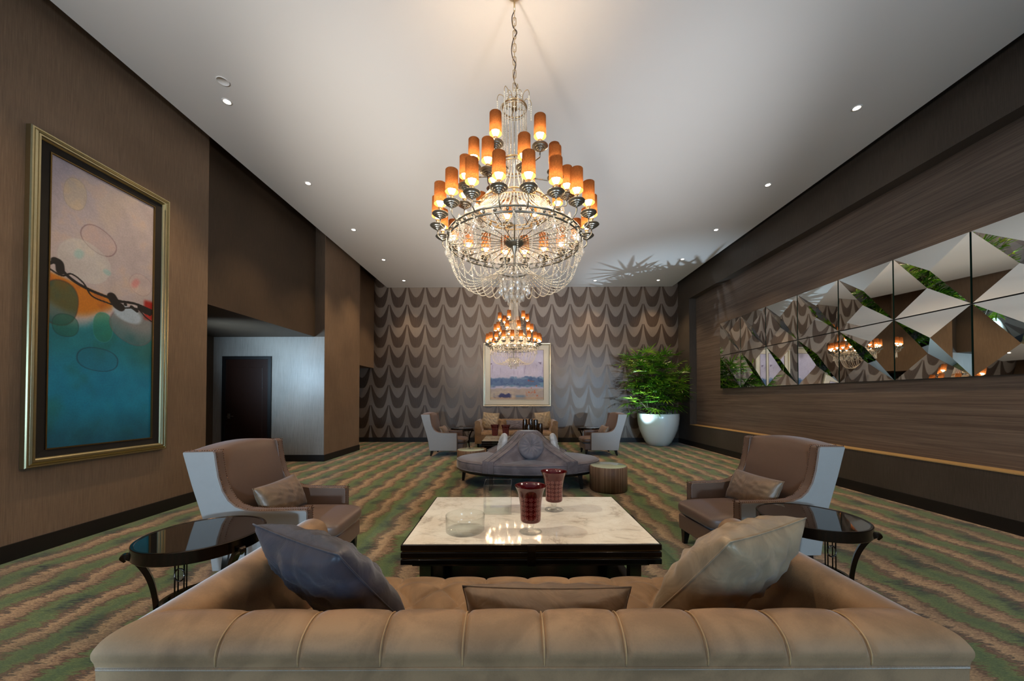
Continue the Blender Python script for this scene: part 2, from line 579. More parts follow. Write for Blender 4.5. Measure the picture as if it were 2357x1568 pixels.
# ------------------------------------------------------------------ mesh builder
class MB:
    def __init__(s):
        s.v = []
        s.f = []
        s.mi = []
        s.cm = 0

    def add(s, vs, fs):
        o = len(s.v)
        s.v.extend([tuple(map(float, p)) for p in vs])
        for f in fs:
            s.f.append(tuple(i + o for i in f))
            s.mi.append(s.cm)
        return s

    def box(s, x0, x1, y0, y1, z0, z1):
        vs = [(x, y, z) for z in (z0, z1) for y in (y0, y1) for x in (x0, x1)]
        return s.add(vs, [(0, 2, 3, 1), (4, 5, 7, 6), (0, 1, 5, 4), (2, 6, 7, 3), (0, 4, 6, 2), (1, 3, 7, 5)])

    def taper(s, c0, a0, c1, a1):
        """square post from centre c0 half-size a0 (pair) to c1, a1"""
        vs = []
        for c, a in ((c0, a0), (c1, a1)):
            for sx, sy in ((-1, -1), (1, -1), (1, 1), (-1, 1)):
                vs.append((c[0] + sx * a[0], c[1] + sy * a[1], c[2]))
        return s.add(vs, [(3, 2, 1, 0), (4, 5, 6, 7), (0, 1, 5, 4), (1, 2, 6, 5), (2, 3, 7, 6), (3, 0, 4, 7)])

    def prism(s, pts, fn0, fn1):
        """pts polygon 2D -> two rings by functions"""
        n = len(pts)
        vs = [fn0(*p) for p in pts] + [fn1(*p) for p in pts]
        fs = [tuple(range(n - 1, -1, -1)), tuple(range(n, 2 * n))]
        fs += [(i, (i + 1) % n, n + (i + 1) % n, n + i) for i in range(n)]
        return s.add(vs, fs)

    def lathe(s, prof, n=32, c=(0, 0, 0), a0=0, mod=None):
        vs, fs = [], []
        k = len(prof)
        for i in range(n):
            a = a0 + 2 * PI * i / n
            ca, sa = math.cos(a), math.sin(a)
            for r, z in prof:
                rr = r * (mod(i) if mod else 1)
                vs.append((c[0] + rr * ca, c[1] + rr * sa, c[2] + z))
        for i in range(n):
            j = (i + 1) % n
            for q in range(k - 1):
                fs.append((i * k + q, j * k + q, j * k + q + 1, i * k + q + 1))
        o = len(s.v)
        s.add(vs, fs)
        for q, flip in ((0, True), (k - 1, False)):
            if prof[q][0] > 1e-5 and not (abs(prof[0][0] - prof[-1][0]) < 1e-6 and abs(prof[0][1] - prof[-1][1]) < 1e-6):
                ring = [o + i * k + q for i in range(n)]
                s.f.append(tuple(reversed(ring)) if flip else tuple(ring))
                s.mi.append(s.cm)
        return s

    def tube(s, path, r, n=8, closed=False, cap=True):
        P = [Vector(p) for p in path]
        m = len(P)
        rs = r if isinstance(r, (list, tuple)) else [r] * m
        vs, fs = [], []
        up = Vector((0, 0, 1))
        prev = None
        for i in range(m):
            if closed:
                t = P[(i + 1) % m] - P[i - 1]
            else:
                t = P[min(i + 1, m - 1)] - P[max(i - 1, 0)]
            t.normalize()
            if prev is None:
                a = up if abs(t.z) < 0.9 else Vector((1, 0, 0))
                u = t.cross(a).normalized()
            else:
                u = (prev - t * prev.dot(t)).normalized()
            prev = u
            v = t.cross(u)
            for k in range(n):
                an = 2 * PI * k / n
                q = P[i] + (u * math.cos(an) + v * math.sin(an)) * rs[i]
                vs.append(tuple(q))
        seg = m if closed else m - 1
        for i in range(seg):
            j = (i + 1) % m
            for k in range(n):
                l = (k + 1) % n
                fs.append((i * n + k, i * n + l, j * n + l, j * n + k))
        if not closed and cap:
            fs.append(tuple(range(n - 1, -1, -1)))
            fs.append(tuple((m - 1) * n + k for k in range(n)))
        return s.add(vs, fs)

    def ring(s, R, r, z, n=64, k=8, c=(0, 0)):
        return s.tube([(c[0] + R * math.cos(2 * PI * i / n), c[1] + R * math.sin(2 * PI * i / n), z) for i in range(n)], r, k, True)

    def grid(s, fn, nu, nv, cu=False, cv=False):
        vs = [fn(i / (nu if cu else nu - 1), j / (nv if cv else nv - 1)) for i in range(nu) for j in range(nv)]
        fs = []
        for i in range(nu if cu else nu - 1):
            for j in range(nv if cv else nv - 1):
                a, b = (i + 1) % nu, (j + 1) % nv
                fs.append((i * nv + j, a * nv + j, a * nv + b, i * nv + b))
        return s.add(vs, fs)

    def ico(s, c, r, sz=1.0):
        t = (1 + 5 ** .5) / 2
        q = r / math.sqrt(1 + t * t)
        b = [(-1, t, 0), (1, t, 0), (-1, -t, 0), (1, -t, 0), (0, -1, t), (0, 1, t), (0, -1, -t), (0, 1, -t), (t, 0, -1), (t, 0, 1), (-t, 0, -1), (-t, 0, 1)]
        vs = [(c[0] + x * q, c[1] + y * q, c[2] + z * q * sz) for x, y, z in b]
        return s.add(vs, [(0, 11, 5), (0, 5, 1), (0, 1, 7), (0, 7, 10), (0, 10, 11), (1, 5, 9), (5, 11, 4), (11, 10, 2), (10, 7, 6), (7, 1, 8),
                          (3, 9, 4), (3, 4, 2), (3, 2, 6), (3, 6, 8), (3, 8, 9), (4, 9, 5), (2, 4, 11), (6, 2, 10), (8, 6, 7), (9, 8, 1)])

    def build(s, name, m, parent=None, smooth=False, bevel=0, seg=3, label=None, sub=0, angle=None):
        me = bpy.data.meshes.new(name)
        me.from_pydata(s.v, [], s.f)
        ms = m if isinstance(m, (list, tuple)) else [m]
        for q in ms:
            me.materials.append(MT[q] if isinstance(q, str) else q)
        if len(ms) > 1:
            me.polygons.foreach_set('material_index', s.mi)
        me.validate()
        import bmesh
        bm = bmesh.new()
        bm.from_mesh(me)
        bmesh.ops.recalc_face_normals(bm, faces=bm.faces)
        bm.to_mesh(me)
        bm.free()
        if smooth:
            me.polygons.foreach_set('use_smooth', [True] * len(me.polygons))
            if angle:
                me.set_sharp_from_angle(angle=angle)
        me.update()
        o = bpy.data.objects.new(name, me)
        col.objects.link(o)
        o.parent = parent
        if bevel:
            b = o.modifiers.new('bevel', 'BEVEL')
            b.width = bevel
            b.segments = seg
            b.limit_method = 'ANGLE'
            b.harden_normals = False
            me.polygons.foreach_set('use_smooth', [True] * len(me.polygons))
            me.set_sharp_from_angle(angle=math.radians(50))
            b.harden_normals = True
        if sub:
            d = o.modifiers.new('sub', 'SUBSURF')
            d.levels = sub
            d.render_levels = sub
        if label:
            o['label'] = label
        return o


def thing(name, label, cat, loc=(0, 0, 0), rz=0, group=None):
    o = bpy.data.objects.new(name, None)
    o.empty_display_size = 0.1
    col.objects.link(o)
    o.location = loc
    o.rotation_euler = (0, 0, rz)
    tag(o, label, cat, group)
    return o


def tag(o, label, cat, group=None):
    o['label'] = label
    o['category'] = cat
    if group:
        o['group'] = group
    return o


def struct(o):
    o['kind'] = 'structure'
    return o


def kids(o):
    return list(o.children)


def copy_tree(o, parent=None):
    c = o.copy()
    col.objects.link(c)
    c.parent = parent
    for ch in kids(o):
        copy_tree(ch, c)
    return c


def dup(o, loc, rz, label, group=None):
    c = copy_tree(o)
    c.location = loc
    c.rotation_euler = (0, 0, rz)
    c['label'] = label
    if group:
        c['group'] = group
    return c


def lerp(a, b, t):
    return a + (b - a) * t


def interp(pts, t):
    """piecewise smooth interpolation of (t, v...) rows"""
    for i in range(len(pts) - 1):
        if t <= pts[i + 1][0]:
            f = (t - pts[i][0]) / (pts[i + 1][0] - pts[i][0])
            return [lerp(a, b, f) for a, b in zip(pts[i][1:], pts[i + 1][1:])]
    return list(pts[-1][1:])


def catmull(pts, n):
    P = [Vector(p) for p in pts]
    P = [P[0] * 2 - P[1]] + P + [P[-1] * 2 - P[-2]]
    out = []
    for i in range(1, len(P) - 2):
        for k in range(n):
            t = k / n
            a, b, c, d = P[i - 1], P[i], P[i + 1], P[i + 2]
            out.append(tuple(0.5 * ((2 * b) + (c - a) * t + (2 * a - 5 * b + 4 * c - d) * t * t + (3 * b - a - 3 * c + d) * t ** 3)))
    out.append(tuple(P[-2]))
    return out


# ================================================================== THE ROOM
YR = -4.0
XL, XR = -4.36, 5.13
XREC = 5.33
S1 = 2.77      # soffit over the door recess
S2 = 2.37      # soffit over the far recess
YA = 5.0       # end of the near left wall
YD = 7.95      # door wall
YC = 9.73      # end of the projecting wall
TOP = 5.25

struct(MB().box(-7.2, 5.6, YR, YB + .2, -.1, 0).build('floor', 'carpet'))
struct(MB().box(-4.19, 4.955, YR, YB, CZ, CZ + .03).build('ceiling', 'ceiling'))
struct(MB().box(-4.185, 4.95, YR, YB, CZ + .03, TOP).build('gap_shade_box', 'void'))  # black box added above the ceiling to keep the edge gap dark
struct(MB().box(-7.2, 5.6, YR, YB + .2, TOP, TOP + .05).build('gap_shade_lid', 'void'))  # black sheet closing the gap, its shade put into the colour
struct(MB().box(-7.2, 5.6, YB, YB + .2, 0, TOP).build('wall_back', 'scallop'))
struct(MB().box(-7.2, 5.6, YR - .2, YR, 0, TOP).build('wall_rear', 'wall_dk'))
struct(MB().box(XL - .3, XL, YR, YA, 0, TOP).box(-7.0, XL - .3, YA - .2, YA, 0, TOP).build('wall_left_near', 'wall_l'))
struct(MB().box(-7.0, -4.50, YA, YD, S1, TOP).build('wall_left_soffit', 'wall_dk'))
# projecting wall: brown room face, grey recess face
struct(MB().box(-4.44, -4.28, YD + .005, YC, 0, TOP).build('wall_left_far', 'wall_l'))
struct(MB().box(-7.0, -4.285, YD, YD + .12, 0, S1).build('wall_left_door', 'wall_alc'))
struct(MB().box(-4.60, -4.285, YD, YD + .12, S1, TOP).build('wall_left_door_shaded', 'wall_dk'))  # upper part of the door wall, soffit shadow painted as darker cloth
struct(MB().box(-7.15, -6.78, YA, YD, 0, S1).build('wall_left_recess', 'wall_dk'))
struct(MB().box(-7.0, -4.61, YC, YB, S2, TOP).box(-7.0, -4.40, YC - .1, YC, 0, S2).build('wall_left_end', 'wall_l'))
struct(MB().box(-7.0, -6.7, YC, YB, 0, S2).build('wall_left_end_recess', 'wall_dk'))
# right wall with its long recess
JY = 10.78
struct(MB().box(XR, XREC + .1, YR, YB, 0, .615).box(XR, XREC + .1, YR, YB, 4.37, TOP).box(XR, XREC + .1, JY, YB, .615, 4.37)
       .box(XR, XREC + .1, YR, -3.2, .615, 4.37).build('wall_right', 'wall_r'))
struct(MB().box(XREC, XREC + .12, -3.2, JY, .615, 4.37).build('wall_right_recess', 'wood'))
struct(MB().box(XR - .006, XREC, -3.2, JY, .615, .628).build('trim_2', 'ledge'))
# baseboards
bh, bt = .145, .018
struct(MB().box(XR - bt, XR, YR, YB, 0, bh).build('baseboard_right', 'base'))
struct(MB().box(-6.7, XR - bt, YB - bt, YB, 0, bh).build('baseboard_back', 'base'))
struct(MB().box(XL, XL + bt, YR, YA, 0, bh).build('baseboard_left_near', 'base'))
struct(MB().box(-5.56, -4.28, YD - bt, YD, 0, bh).box(-6.78, -6.76, YD - bt, YD, 0, bh).build('baseboard_left_door', 'base'))
struct(MB().box(-4.28, -4.28 + bt, YD - bt, YC, 0, bh).build('baseboard_left_far', 'base'))

# door in the recess
DX0, DX1, DZ = -6.56, -5.46, 2.335
dr = struct(MB().box(DX0, DX0 + .07, YD - .03, YD + .02, 0, DZ).box(DX1 - .07, DX1, YD - .03, YD + .02, 0, DZ)
            .box(DX0 + .07, DX1 - .07, YD - .03, YD + .02, DZ - .07, DZ).build('door_1', 'door_fr'))
MB().box(DX0 + .07, DX1 - .07, YD - .012, YD + .01, .01, DZ - .07).box(DX0 + .2, DX1 - .2, YD - .018, YD - .011, .2, DZ - .25).build('door_panel', 'door', dr, bevel=.004)
hd = MB()
hd.tube([(DX0 + .15, YD - .013, 1.0), (DX0 + .15, YD - .055, 1.0)], .011, 10)
hd.tube([(DX0 + .15, YD - .055, 1.0), (DX0 + .28, YD - .055, 1.0)], .010, 10)
hd.box(DX0 + .125, DX0 + .175, YD - .018, YD - .010, .95, 1.06)
hd.build('door_handle', 'steel', dr)

# ================================================================== PAINTINGS
def paint_mesh(name, W, H, nx, ny, fn, parent, place):
    """canvas: a slab whose front face is a fine grid carrying the painted colours"""
    us = np.linspace(0, 1, nx)
    vs = np.linspace(0, 1, ny)
    U, V = np.meshgrid(us, vs)
    C = fn(U, V)
    mb = MB()
    mb.grid(lambda j, i: place(i, j), ny, nx)
    o = mb.build(name, attr_mat(name + '_paint'), parent)
    ca = o.data.color_attributes.new('paint', 'FLOAT_COLOR', 'POINT')
    C = np.clip(C, 0, 255) / 255
    C = np.where(C <= .04045, C / 12.92, ((C + .055) / 1.055) ** 2.4)
    C4 = np.concatenate([C, np.ones(C.shape[:2] + (1,))], -1)
    ca.data.foreach_set('color', C4.reshape(-1).astype(np.float32))
    return o


def vnoise(U, V, fx, fy, seed, octv=4):
    r = np.random.default_rng(seed)
    out = np.zeros_like(U)
    amp = 1.0
    tot = 0
    for k in range(octv):
        gx, gy = int(fx * 2 ** k) + 2, int(fy * 2 ** k) + 2
        G = r.random((gy + 1, gx + 1))
        x = U * (gx - 1)
        y = V * (gy - 1)
        xi = np.clip(x.astype(int), 0, gx - 1)
        yi = np.clip(y.astype(int), 0, gy - 1)
        fx_, fy_ = x - xi, y - yi
        fx_ = fx_ * fx_ * (3 - 2 * fx_)
        fy_ = fy_ * fy_ * (3 - 2 * fy_)
        out += amp * ((G[yi, xi] * (1 - fx_) + G[yi, xi + 1] * fx_) * (1 - fy_) + (G[yi + 1, xi] * (1 - fx_) + G[yi + 1, xi + 1] * fx_) * fy_)
        tot += amp
        amp *= .5
    return out / tot


def sst(x, a, b):
    t = np.clip((x - a) / (b - a), 0, 1)
    return t * t * (3 - 2 * t)


def bl(C, m, c):
    return C * (1 - m[..., None]) + np.array(c, float) * m[..., None]


def teal_painting(U, V):
    # U left(near) -> right(far), V bottom -> top ; aspect 0.92 x 2.76
    n1 = vnoise(U, V, 3, 7, 1)
    n2 = vnoise(U, V, 8, 20, 2)
    y = 1 - V       # from the top
    C = np.ones(U.shape + (3,)) * np.array([184., 172, 174])
    C = bl(C, sst(n1, .5, .75) * .5, (200, 182, 164))
    C = bl(C, sst(1 - U, .4, 1) * sst(1 - y, .6, 1) * .5, (170, 164, 186))
    C = bl(C, sst(n2, .55, .8) * .3, (196, 160, 130))
    # teal ground
    lim = .54 + .05 * (n1 - .5) + .02 * np.sin(U * 9)
    T = sst(y, lim - .02, lim + .05)
    teal = np.ones_like(C) * np.array([8., 116, 132])
    teal = bl(teal, sst(y, .62, .75) * (1 - sst(y, .85, 1)), (4, 128, 166))
    teal = bl(teal, sst(n1, .5, .75) * .55, (8, 102, 96))
    teal = bl(teal, sst(y, .84, 1.0) * .6, (12, 74, 106))
    teal = bl(teal, sst(U, .6, 1) * sst(.8 - y, 0, .2) * .6, (54, 106, 94))
    C = C * (1 - T[..., None]) + teal * T[..., None]
    # orange band
    ob = sst(y, .395 + .07 * U, .41 + .07 * U) * (1 - sst(y, .48 + .03 * np.sin(U * 7), .52 + .03 * np.sin(U * 7))) * (1 - sst(U, .52, .62))
    C = bl(C, ob, (196, 118, 24))
    C = bl(C, ob * sst(n2, .5, .8) * .6, (150, 74, 30))

    def ell(cu, cv, ru, rv, a=0, pw=2.3):
        du, dv = (U - cu) * .92, (y - cv) * 2.76
        ca, sa = math.cos(a), math.sin(a)
        p, q = du * ca + dv * sa, -du * sa + dv * ca
        return (np.abs(p / ru) ** pw + np.abs(q / rv) ** pw) ** (1 / pw)

    def stone(cu, cv, ru, rv, c, op, a=0, edge=(90, 80, 80), eo=.5):
        nonlocal C
        d = ell(cu, cv, ru, rv, a)
        C = bl(C, (1 - sst(d, .95, 1.0)) * op * (.75 + .5 * (n2 - .5)), c)
        C = bl(C, (1 - sst(np.abs(d - .98), .0, .06)) * eo, edge)
    stone(.20, .10, .09, .16, (206, 186, 140), .5, .1, (150, 140, 120), .35)
    stone(.42, .235, .16, .13, (186, 160, 160), .5, .5, (120, 92, 96), .6)
    stone(.30, .33, .22, .20, (206, 216, 210), .45, .5, (190, 190, 190), .2)
    C = bl(C, (1 - sst(ell(.24, .31, .05, .07, .4), .4, 1)) * .5, (130, 190, 190))
    C = bl(C, (1 - sst(ell(.50, .345, .05, .04, .4), .4, 1)) * .5, (130, 190, 190))
    stone(.86, .355, .12, .12, (214, 188, 180), .4, .5, (160, 130, 130), .4)
    C = bl(C, (1 - sst(ell(.80, .355, .05, .09, .5), .3, 1)) * .6, (214, 120, 116))
    stone(.09, .50, .14, .22, (16, 66, 66), .85, .1, (80, 50, 40), .6)
    stone(.14, .575, .10, .11, (10, 90, 70), .7, .0, (20, 60, 60), .6)
    stone(.47, .56, .09, .16, (20, 120, 90), .7, .0, (70, 150, 150), .5)
    stone(.78, .535, .23, .20, (96, 108, 112), .85, .5, (120, 80, 90), .4)
    C = bl(C, (1 - sst(ell(.72, .49, .17, .10, .3), .7, 1)) * .85, (176, 196, 214))
    stone(.43, .685, .18, .12, (10, 104, 134), .6, .1, (10, 60, 80), .75)
    C = bl(C, sst(U, .88, .93) * (1 - sst(np.abs(y - .455), .03, .05)), (168, 30, 22))

    def line(pts, wd, c=(18, 12, 12)):
        nonlocal C
        d = np.full(U.shape, 9.0)
        for (a, b), (e, f) in zip(pts[:-1], pts[1:]):
            ax, ay, bx, by = a * .92, b * 2.76, e * .92, f * 2.76
            px, py = U * .92 - ax, y * 2.76 - ay
            L2 = (bx - ax) ** 2 + (by - ay) ** 2
            t = np.clip((px * (bx - ax) + py * (by - ay)) / L2, 0, 1)
            d = np.minimum(d, np.hypot(px - t * (bx - ax), py - t * (by - ay)))
        C = bl(C, 1 - sst(d, wd * .75, wd), c)

    def sm(p):
        return [(q[0], q[1]) for q in catmull([(a, b, 0) for a, b in p], 10)]
    line(sm([(0, .375), (.06, .362), (.10, .385), (.20, .412), (.34, .43), (.5, .44), (.62, .445), (.8, .44), (1, .452)]), .016)
    line(sm([(0, .392), (.10, .405), (.18, .39), (.28, .41), (.36, .45), (.5, .462), (.66, .468), (.82, .458), (.92, .485), (1, .50)]), .009)
    line(sm([(.05, .36), (.08, .365), (.09, .39)]), .038)
    line(sm([(.55, .435), (.60, .46), (.64, .468)]), .05)
    line(sm([(.86, .45), (.93, .462), (1, .458)]), .036)
    line(sm([(.76, .456), (.82, .468)]), .02)
    line([(.69, .452), (.695, .453)], .018)
    line([(.965, .470), (.97, .471)], .02)
    C += (n2[..., None] - .5) * 26
    return C


def frame_sweep(mb, outer, prof, to3):
    """outer=(a0,a1,b0,b1); prof list of (inset, height); mitred rectangular frame"""
    a0, a1, b0, b1 = outer
    k = len(prof)
    vs = []
    for (ca, cb, sa, sb) in ((a0, b0, 1, 1), (a1, b0, -1, 1), (a1, b1, -1, -1), (a0, b1, 1, -1)):
        for ins, h in prof:
            vs.append(to3(ca + sa * ins, cb + sb * ins, h))
    fs = []
    for i in range(4):
        j = (i + 1) % 4
        for q in range(k):
            r = (q + 1) % k
            fs.append((i * k + q, j * k + q, j * k + r, i * k + r))
    mb.add(vs, fs)


# tall teal painting on the left wall
pt = thing('framed_painting', 'tall gilt-framed abstract painting in teal, orange and pale pink on left wall', 'painting', (XL, 3.745, .78))
Y0, Y1, Z0, Z1 = -.64, .64, 0, 3.06


def onleft(a, b, h):
    return (h + .002, a, b)


mb = MB()
frame_sweep(mb, (Y0, Y1, Z0, Z1), [(0, 0), (0, .045), (.006, .055), (.018, .055), (.022, .048), (.026, .055), (.040, .062), (.044, .052), (.048, .060), (.062, .060), (.066, .046), (.074, .040), (.08, .03), (.08, 0)], onleft)
mb.build('frame', 'gold', pt)
mb = MB()
frame_sweep(mb, (Y0 + .08, Y1 - .08, Z0 + .08, Z1 - .08), [(0, 0), (0, .026), (.075, .018), (.075, 0)], onleft)
mb.build('mount', 'matblack', pt)
mb = MB()
frame_sweep(mb, (Y0 + .155, Y1 - .155, Z0 + .145, Z1 - .145), [(0, 0), (0, .026), (.010, .026), (.012, .010), (.012, 0)], onleft)
mb.build('fillet', 'gold_dk', pt)
paint_mesh('canvas', .92, 2.76, 230, 560, teal_painting, pt, lambda u, v: (.014, lerp(Y0 + .165, Y1 - .165, u), lerp(Z0 + .155, Z1 - .155, v)))


def sea_painting(U, V):
    n1 = vnoise(U, V, 4, 3, 11)
    n2 = vnoise(U, V, 14, 12, 12)
    n3 = vnoise(U, V, 40, 3, 13)
    y = 1 - V
    C = np.ones(U.shape + (3,)) * np.array([188., 180, 200])
    C = bl(C, sst(n1, .5, .8) * .5, (206, 194, 204))
    b = sst(y + (n1 - .5) * .06 + (n2 - .5) * .08, .53, .58) * (1 - sst(y + (n2 - .5) * .1, .70, .76))
    C = bl(C, b, (86, 112, 150))
    C = bl(C, b * sst(n2, .5, .7) * .7, (50, 76, 120))
    C = bl(C, b * sst(vnoise(U, V, 6, 20, 15), .52, .7) * .6, (130, 170, 186))
    s = sst(y + (n2 - .5) * .06, .76, .79)
    C = bl(C, s, (176, 160, 150))
    C = bl(C, s * sst(vnoise(U, V, 4, 14, 16), .5, .66) * .7, (196, 178, 156))
    dk = sst(y + (n2 - .5) * .1, .86, .90) * (1 - sst(y, .955, .97)) * (1 - sst(U, .35, .42)) * sst(U, .05, .1)
    C = bl(C, dk * sst(n2, .4, .55), (44, 48, 96))
    C = bl(C, sst(y, .88, .92) * sst(U, .45, .5) * (1 - sst(U, .6, .7)) * .6, (70, 110, 150))
    C = bl(C, sst(n2, .60, .7) * sst(y, .6, .65) * (1 - sst(y, .9, .95)) * (1 - sst(np.abs(U - .8), .06, .16)) * .9, (196, 96, 50))
    C = bl(C, (1 - sst(np.hypot((U - .68) * 1.7, (y - .62) * 3), .03, .14)) * sst(n2, .45, .55) * .9, (176, 60, 60))
    C = bl(C, sst(n2, .6, .66) * (1 - sst(np.abs(y - .27), .01, .03)) * .8, (70, 50, 80))
    C = bl(C, sst(n3, .66, .72) * sst(y, .28, .32) * (1 - sst(y, .42, .55)) * .35, (110, 90, 130))
    C = bl(C, (1 - sst(np.abs(y - .965), .01, .03)) * .5, (190, 150, 110))
    C += (n2[..., None] - .5) * 22
    return C


pb = thing('framed_painting', 'square seascape print with blue band in pale gilt frame on back wall', 'painting', (0, YB, 1.138))


def onback(a, b, h):
    return (a, -h - .002, b)


BW, BH = 1.08, 2.024
mb = MB()
frame_sweep(mb, (-BW, BW, 0, BH), [(0, 0), (0, .05), (.012, .06), (.03, .056), (.045, .042), (.06, .046), (.07, .03), (.07, 0)], onback)
mb.build('frame', 'silvergold', pb)
mb = MB()
frame_sweep(mb, (-BW + .07, BW - .07, .07, BH - .07), [(0, 0), (0, .024), (.155, .018), (.155, 0)], onback)
mb.build('mount', 'matcream', pb)
mb = MB()
frame_sweep(mb, (-BW + .225, BW - .225, .205, BH - .215), [(0, 0), (0, .024), (.008, .024), (.010, .008), (.010, 0)], onback)
mb.build('fillet', 'gold_dk', pb)
paint_mesh('print', 1.7, 1.6, 260, 240, sea_painting, pb, lambda u, v: (lerp(-BW + .225, BW - .225, u), -.012, lerp(.205, BH - .215, v)))

# ================================================================== MIRROR TILES
TW = .865
rowz = [1.655, 2.505]
colnames = ['farthest, beside the potted palm', 'second from the potted palm', 'third from the potted palm', 'fourth from the potted palm',
            'fifth from the potted palm', 'sixth from the potted palm', 'nearest, cut by picture edge']
hs = random.Random(3)
for r in range(2):
    for c in range(7):
        yL = 9.42 - c * TW          # far edge (left in the picture)
        q = .010
        t = .055
        g = TW - .020
        hgt = .834
        odd = (c + r) % 2
        h1 = .055 + hs.uniform(-.008, .008)
        h2 = -.040 + hs.uniform(-.006, .006)
        o = MB()
        # local frame: +x into the room, y along the wall (0 = far edge, negative towards camera), z up
        def P(u, v, h):
            return (h, -u * g, v * hgt)
        B = [P(0, 0, 0), P(1, 0, 0), P(1, 1, 0), P(0, 1, 0)]
        F = [P(0, 0, t), P(1, 0, t), P(1, 1, t), P(0, 1, t)]
        p1, p2 = P(.57, .61, t + h1), P(.43, .39, t + h2)
        o.cm = 1
        o.add(B + F, [(0, 1, 2, 3), (0, 4, 5, 1), (1, 5, 6, 2), (2, 6, 7, 3), (3, 7, 4, 0)])
        o.cm = 0
        o.add(F + [p1, p2], [(3, 2, 4), (2, 1, 4), (0, 1, 5), (0, 3, 5), (3, 4, 5), (1, 5, 4)])
        ob = o.build('mirror_tile', ['mirror', 'mirror_edge'])
        ob.rotation_euler = (0, 0, PI)
        # rotating by pi sends +x to -x and y -> -y ; mirror the y so far edge stays far
        for v in ob.data.vertices:
            v.co.y = -v.co.y
        ob.data.flip_normals()
        ob.location = (XREC, yL, rowz[r])
        tag(ob, 'faceted mirror tile, %s row on wood panel, %s' % (('lower', 'upper')[r], colnames[c]), 'mirror', 'faceted mirror tiles on the right wall')

# ================================================================== DOWNLIGHTS
dl_pos = [(-3.49, 4.24, 'over the tall painting, nearest on the left'), (-3.47, 5.89, 'second along the left side of the ceiling'),
          (-3.46, 7.54, 'third along the left side of the ceiling'), (-3.44, 9.2, 'fourth along the left side of the ceiling'),
          (-3.43, 10.84, 'in the far left corner of the ceiling'), (2.37, 10.92, 'near the back wall, right of the far chandelier'),
          (4.27, 10.91, 'above the potted palm in the far right corner'), (4.25, 9.27, 'second from the back along the right side'),
          (4.22, 7.65, 'third from the back along the right side'), (4.20, 6.04, 'fourth from the back along the right side'),
          (4.18, 4.44, 'nearest along the right side, above the mirrors')]
dproto = None


def downlight(x, y, label):
    global dproto
    if dproto is None:
        t = thing('recessed_downlight', '', 'ceiling light', (0, 0, 0), 0, 'recessed downlights in the ceiling')
        MB().lathe([(.036, -.001), (.040, -.006), (.052, -.004), (.054, .0), (.036, -.001)], 24).build('trim_ring', 'ceiling', t, True)
        MB().lathe([(0.0, -.0035), (.034, -.0035), (.034, -.001), (0, -.001)], 20).build('lamp', 'downlight', t)
        dproto = t
        o = t
    else:
        o = copy_tree(dproto)
    o.location = (x, y, CZ)
    o['label'] = 'small glowing recessed downlight ' + label
    return o


for x, y, lb in dl_pos:
    downlight(x, y, lb)
    aim = (x * 1.0, y, 0)
    light('downlight_beam', 'SPOT', (x, y, CZ - .02), (x, y + .001, 0), 120, (1.0, .72, .42), spot_size=1.5, spot_blend=.7, shadow_soft_size=.035)
# downlights whose fittings lie above and behind the camera
for x, y, pw in ((-1.7, .9, 150), (1.9, .9, 90), (-3.5, 2.5, 90), (4.2, 2.8, 75), (-3.5, .6, 50), (0.2, -.6, 40)):
    light('downlight_beam', 'SPOT', (x, y, CZ - .02), (x, y + .001, 0), pw, (1.0, .74, .46), spot_size=1.5, spot_blend=.8, shadow_soft_size=.035)
light('accent_beam', 'SPOT', (4.15, 2.9, CZ - .03), (.1, 3.0, .4), 620, (1.0, .88, .70), spot_size=.42, spot_blend=.6, shadow_soft_size=.04)
light('accent_beam', 'SPOT', (-3.48, 2.6, CZ - .03), (.1, 3.0, .4), 420, (1.0, .88, .70), spot_size=.40, spot_blend=.6, shadow_soft_size=.04)
sp = MB().lathe([(.0, -.004), (.055, -.004), (.057, -.008), (.062, -.008), (.064, 0), (0, 0)], 32).build('ceiling_speaker', 'ceiling', None, True)
sp.location = (-3.31, 3.96, CZ)
tag(sp, 'small flush round white disc in the ceiling near the tall painting', 'speaker')

# ================================================================== CHANDELIERS
ZC = CZ


def zl(z):
    return z - ZC


def strand(pts, bead, step=1.12):
    """beads threaded along a path"""
    P = [Vector(p) for p in pts]
    mb = MB()
    d = bead * 2 * step
    acc = 0
    last = P[0]
    mb.ico(last, bead, 1.0)
    for a, b in zip(P[:-1], P[1:]):
        sl = (b - a).length
        if sl < 1e-6:
            continue
        pos = d - acc
        while pos <= sl:
            q = a.lerp(b, pos / sl)
            mb.ico(q, bead, 1.0)
            pos += d
        acc = sl - (pos - d)
    return mb


def ringcopy(proto, n, parent, off=0.0):
    """proto (angle 0) and n-1 copies turned about the z axis"""
    for i in range(n):
        o = proto if i == 0 else proto.copy()
        if i:
            col.objects.link(o)
            o.parent = parent
            for ch in proto.children:
                c2 = ch.copy()
                col.objects.link(c2)
                c2.parent = o
        o.rotation_euler = (0, 0, off + 2 * PI * i / n)


def crystal_drop_mesh(sz=1.0):
    mb = MB()
    mb.lathe([(0, 0), (.006 * sz, -.004 * sz), (.007 * sz, -.010 * sz), (.003 * sz, -.016 * sz), (.010 * sz, -.028 * sz), (.015 * sz, -.042 * sz), (.011 * sz, -.056 * sz), (0, -.064 * sz)], 7)
    return mb


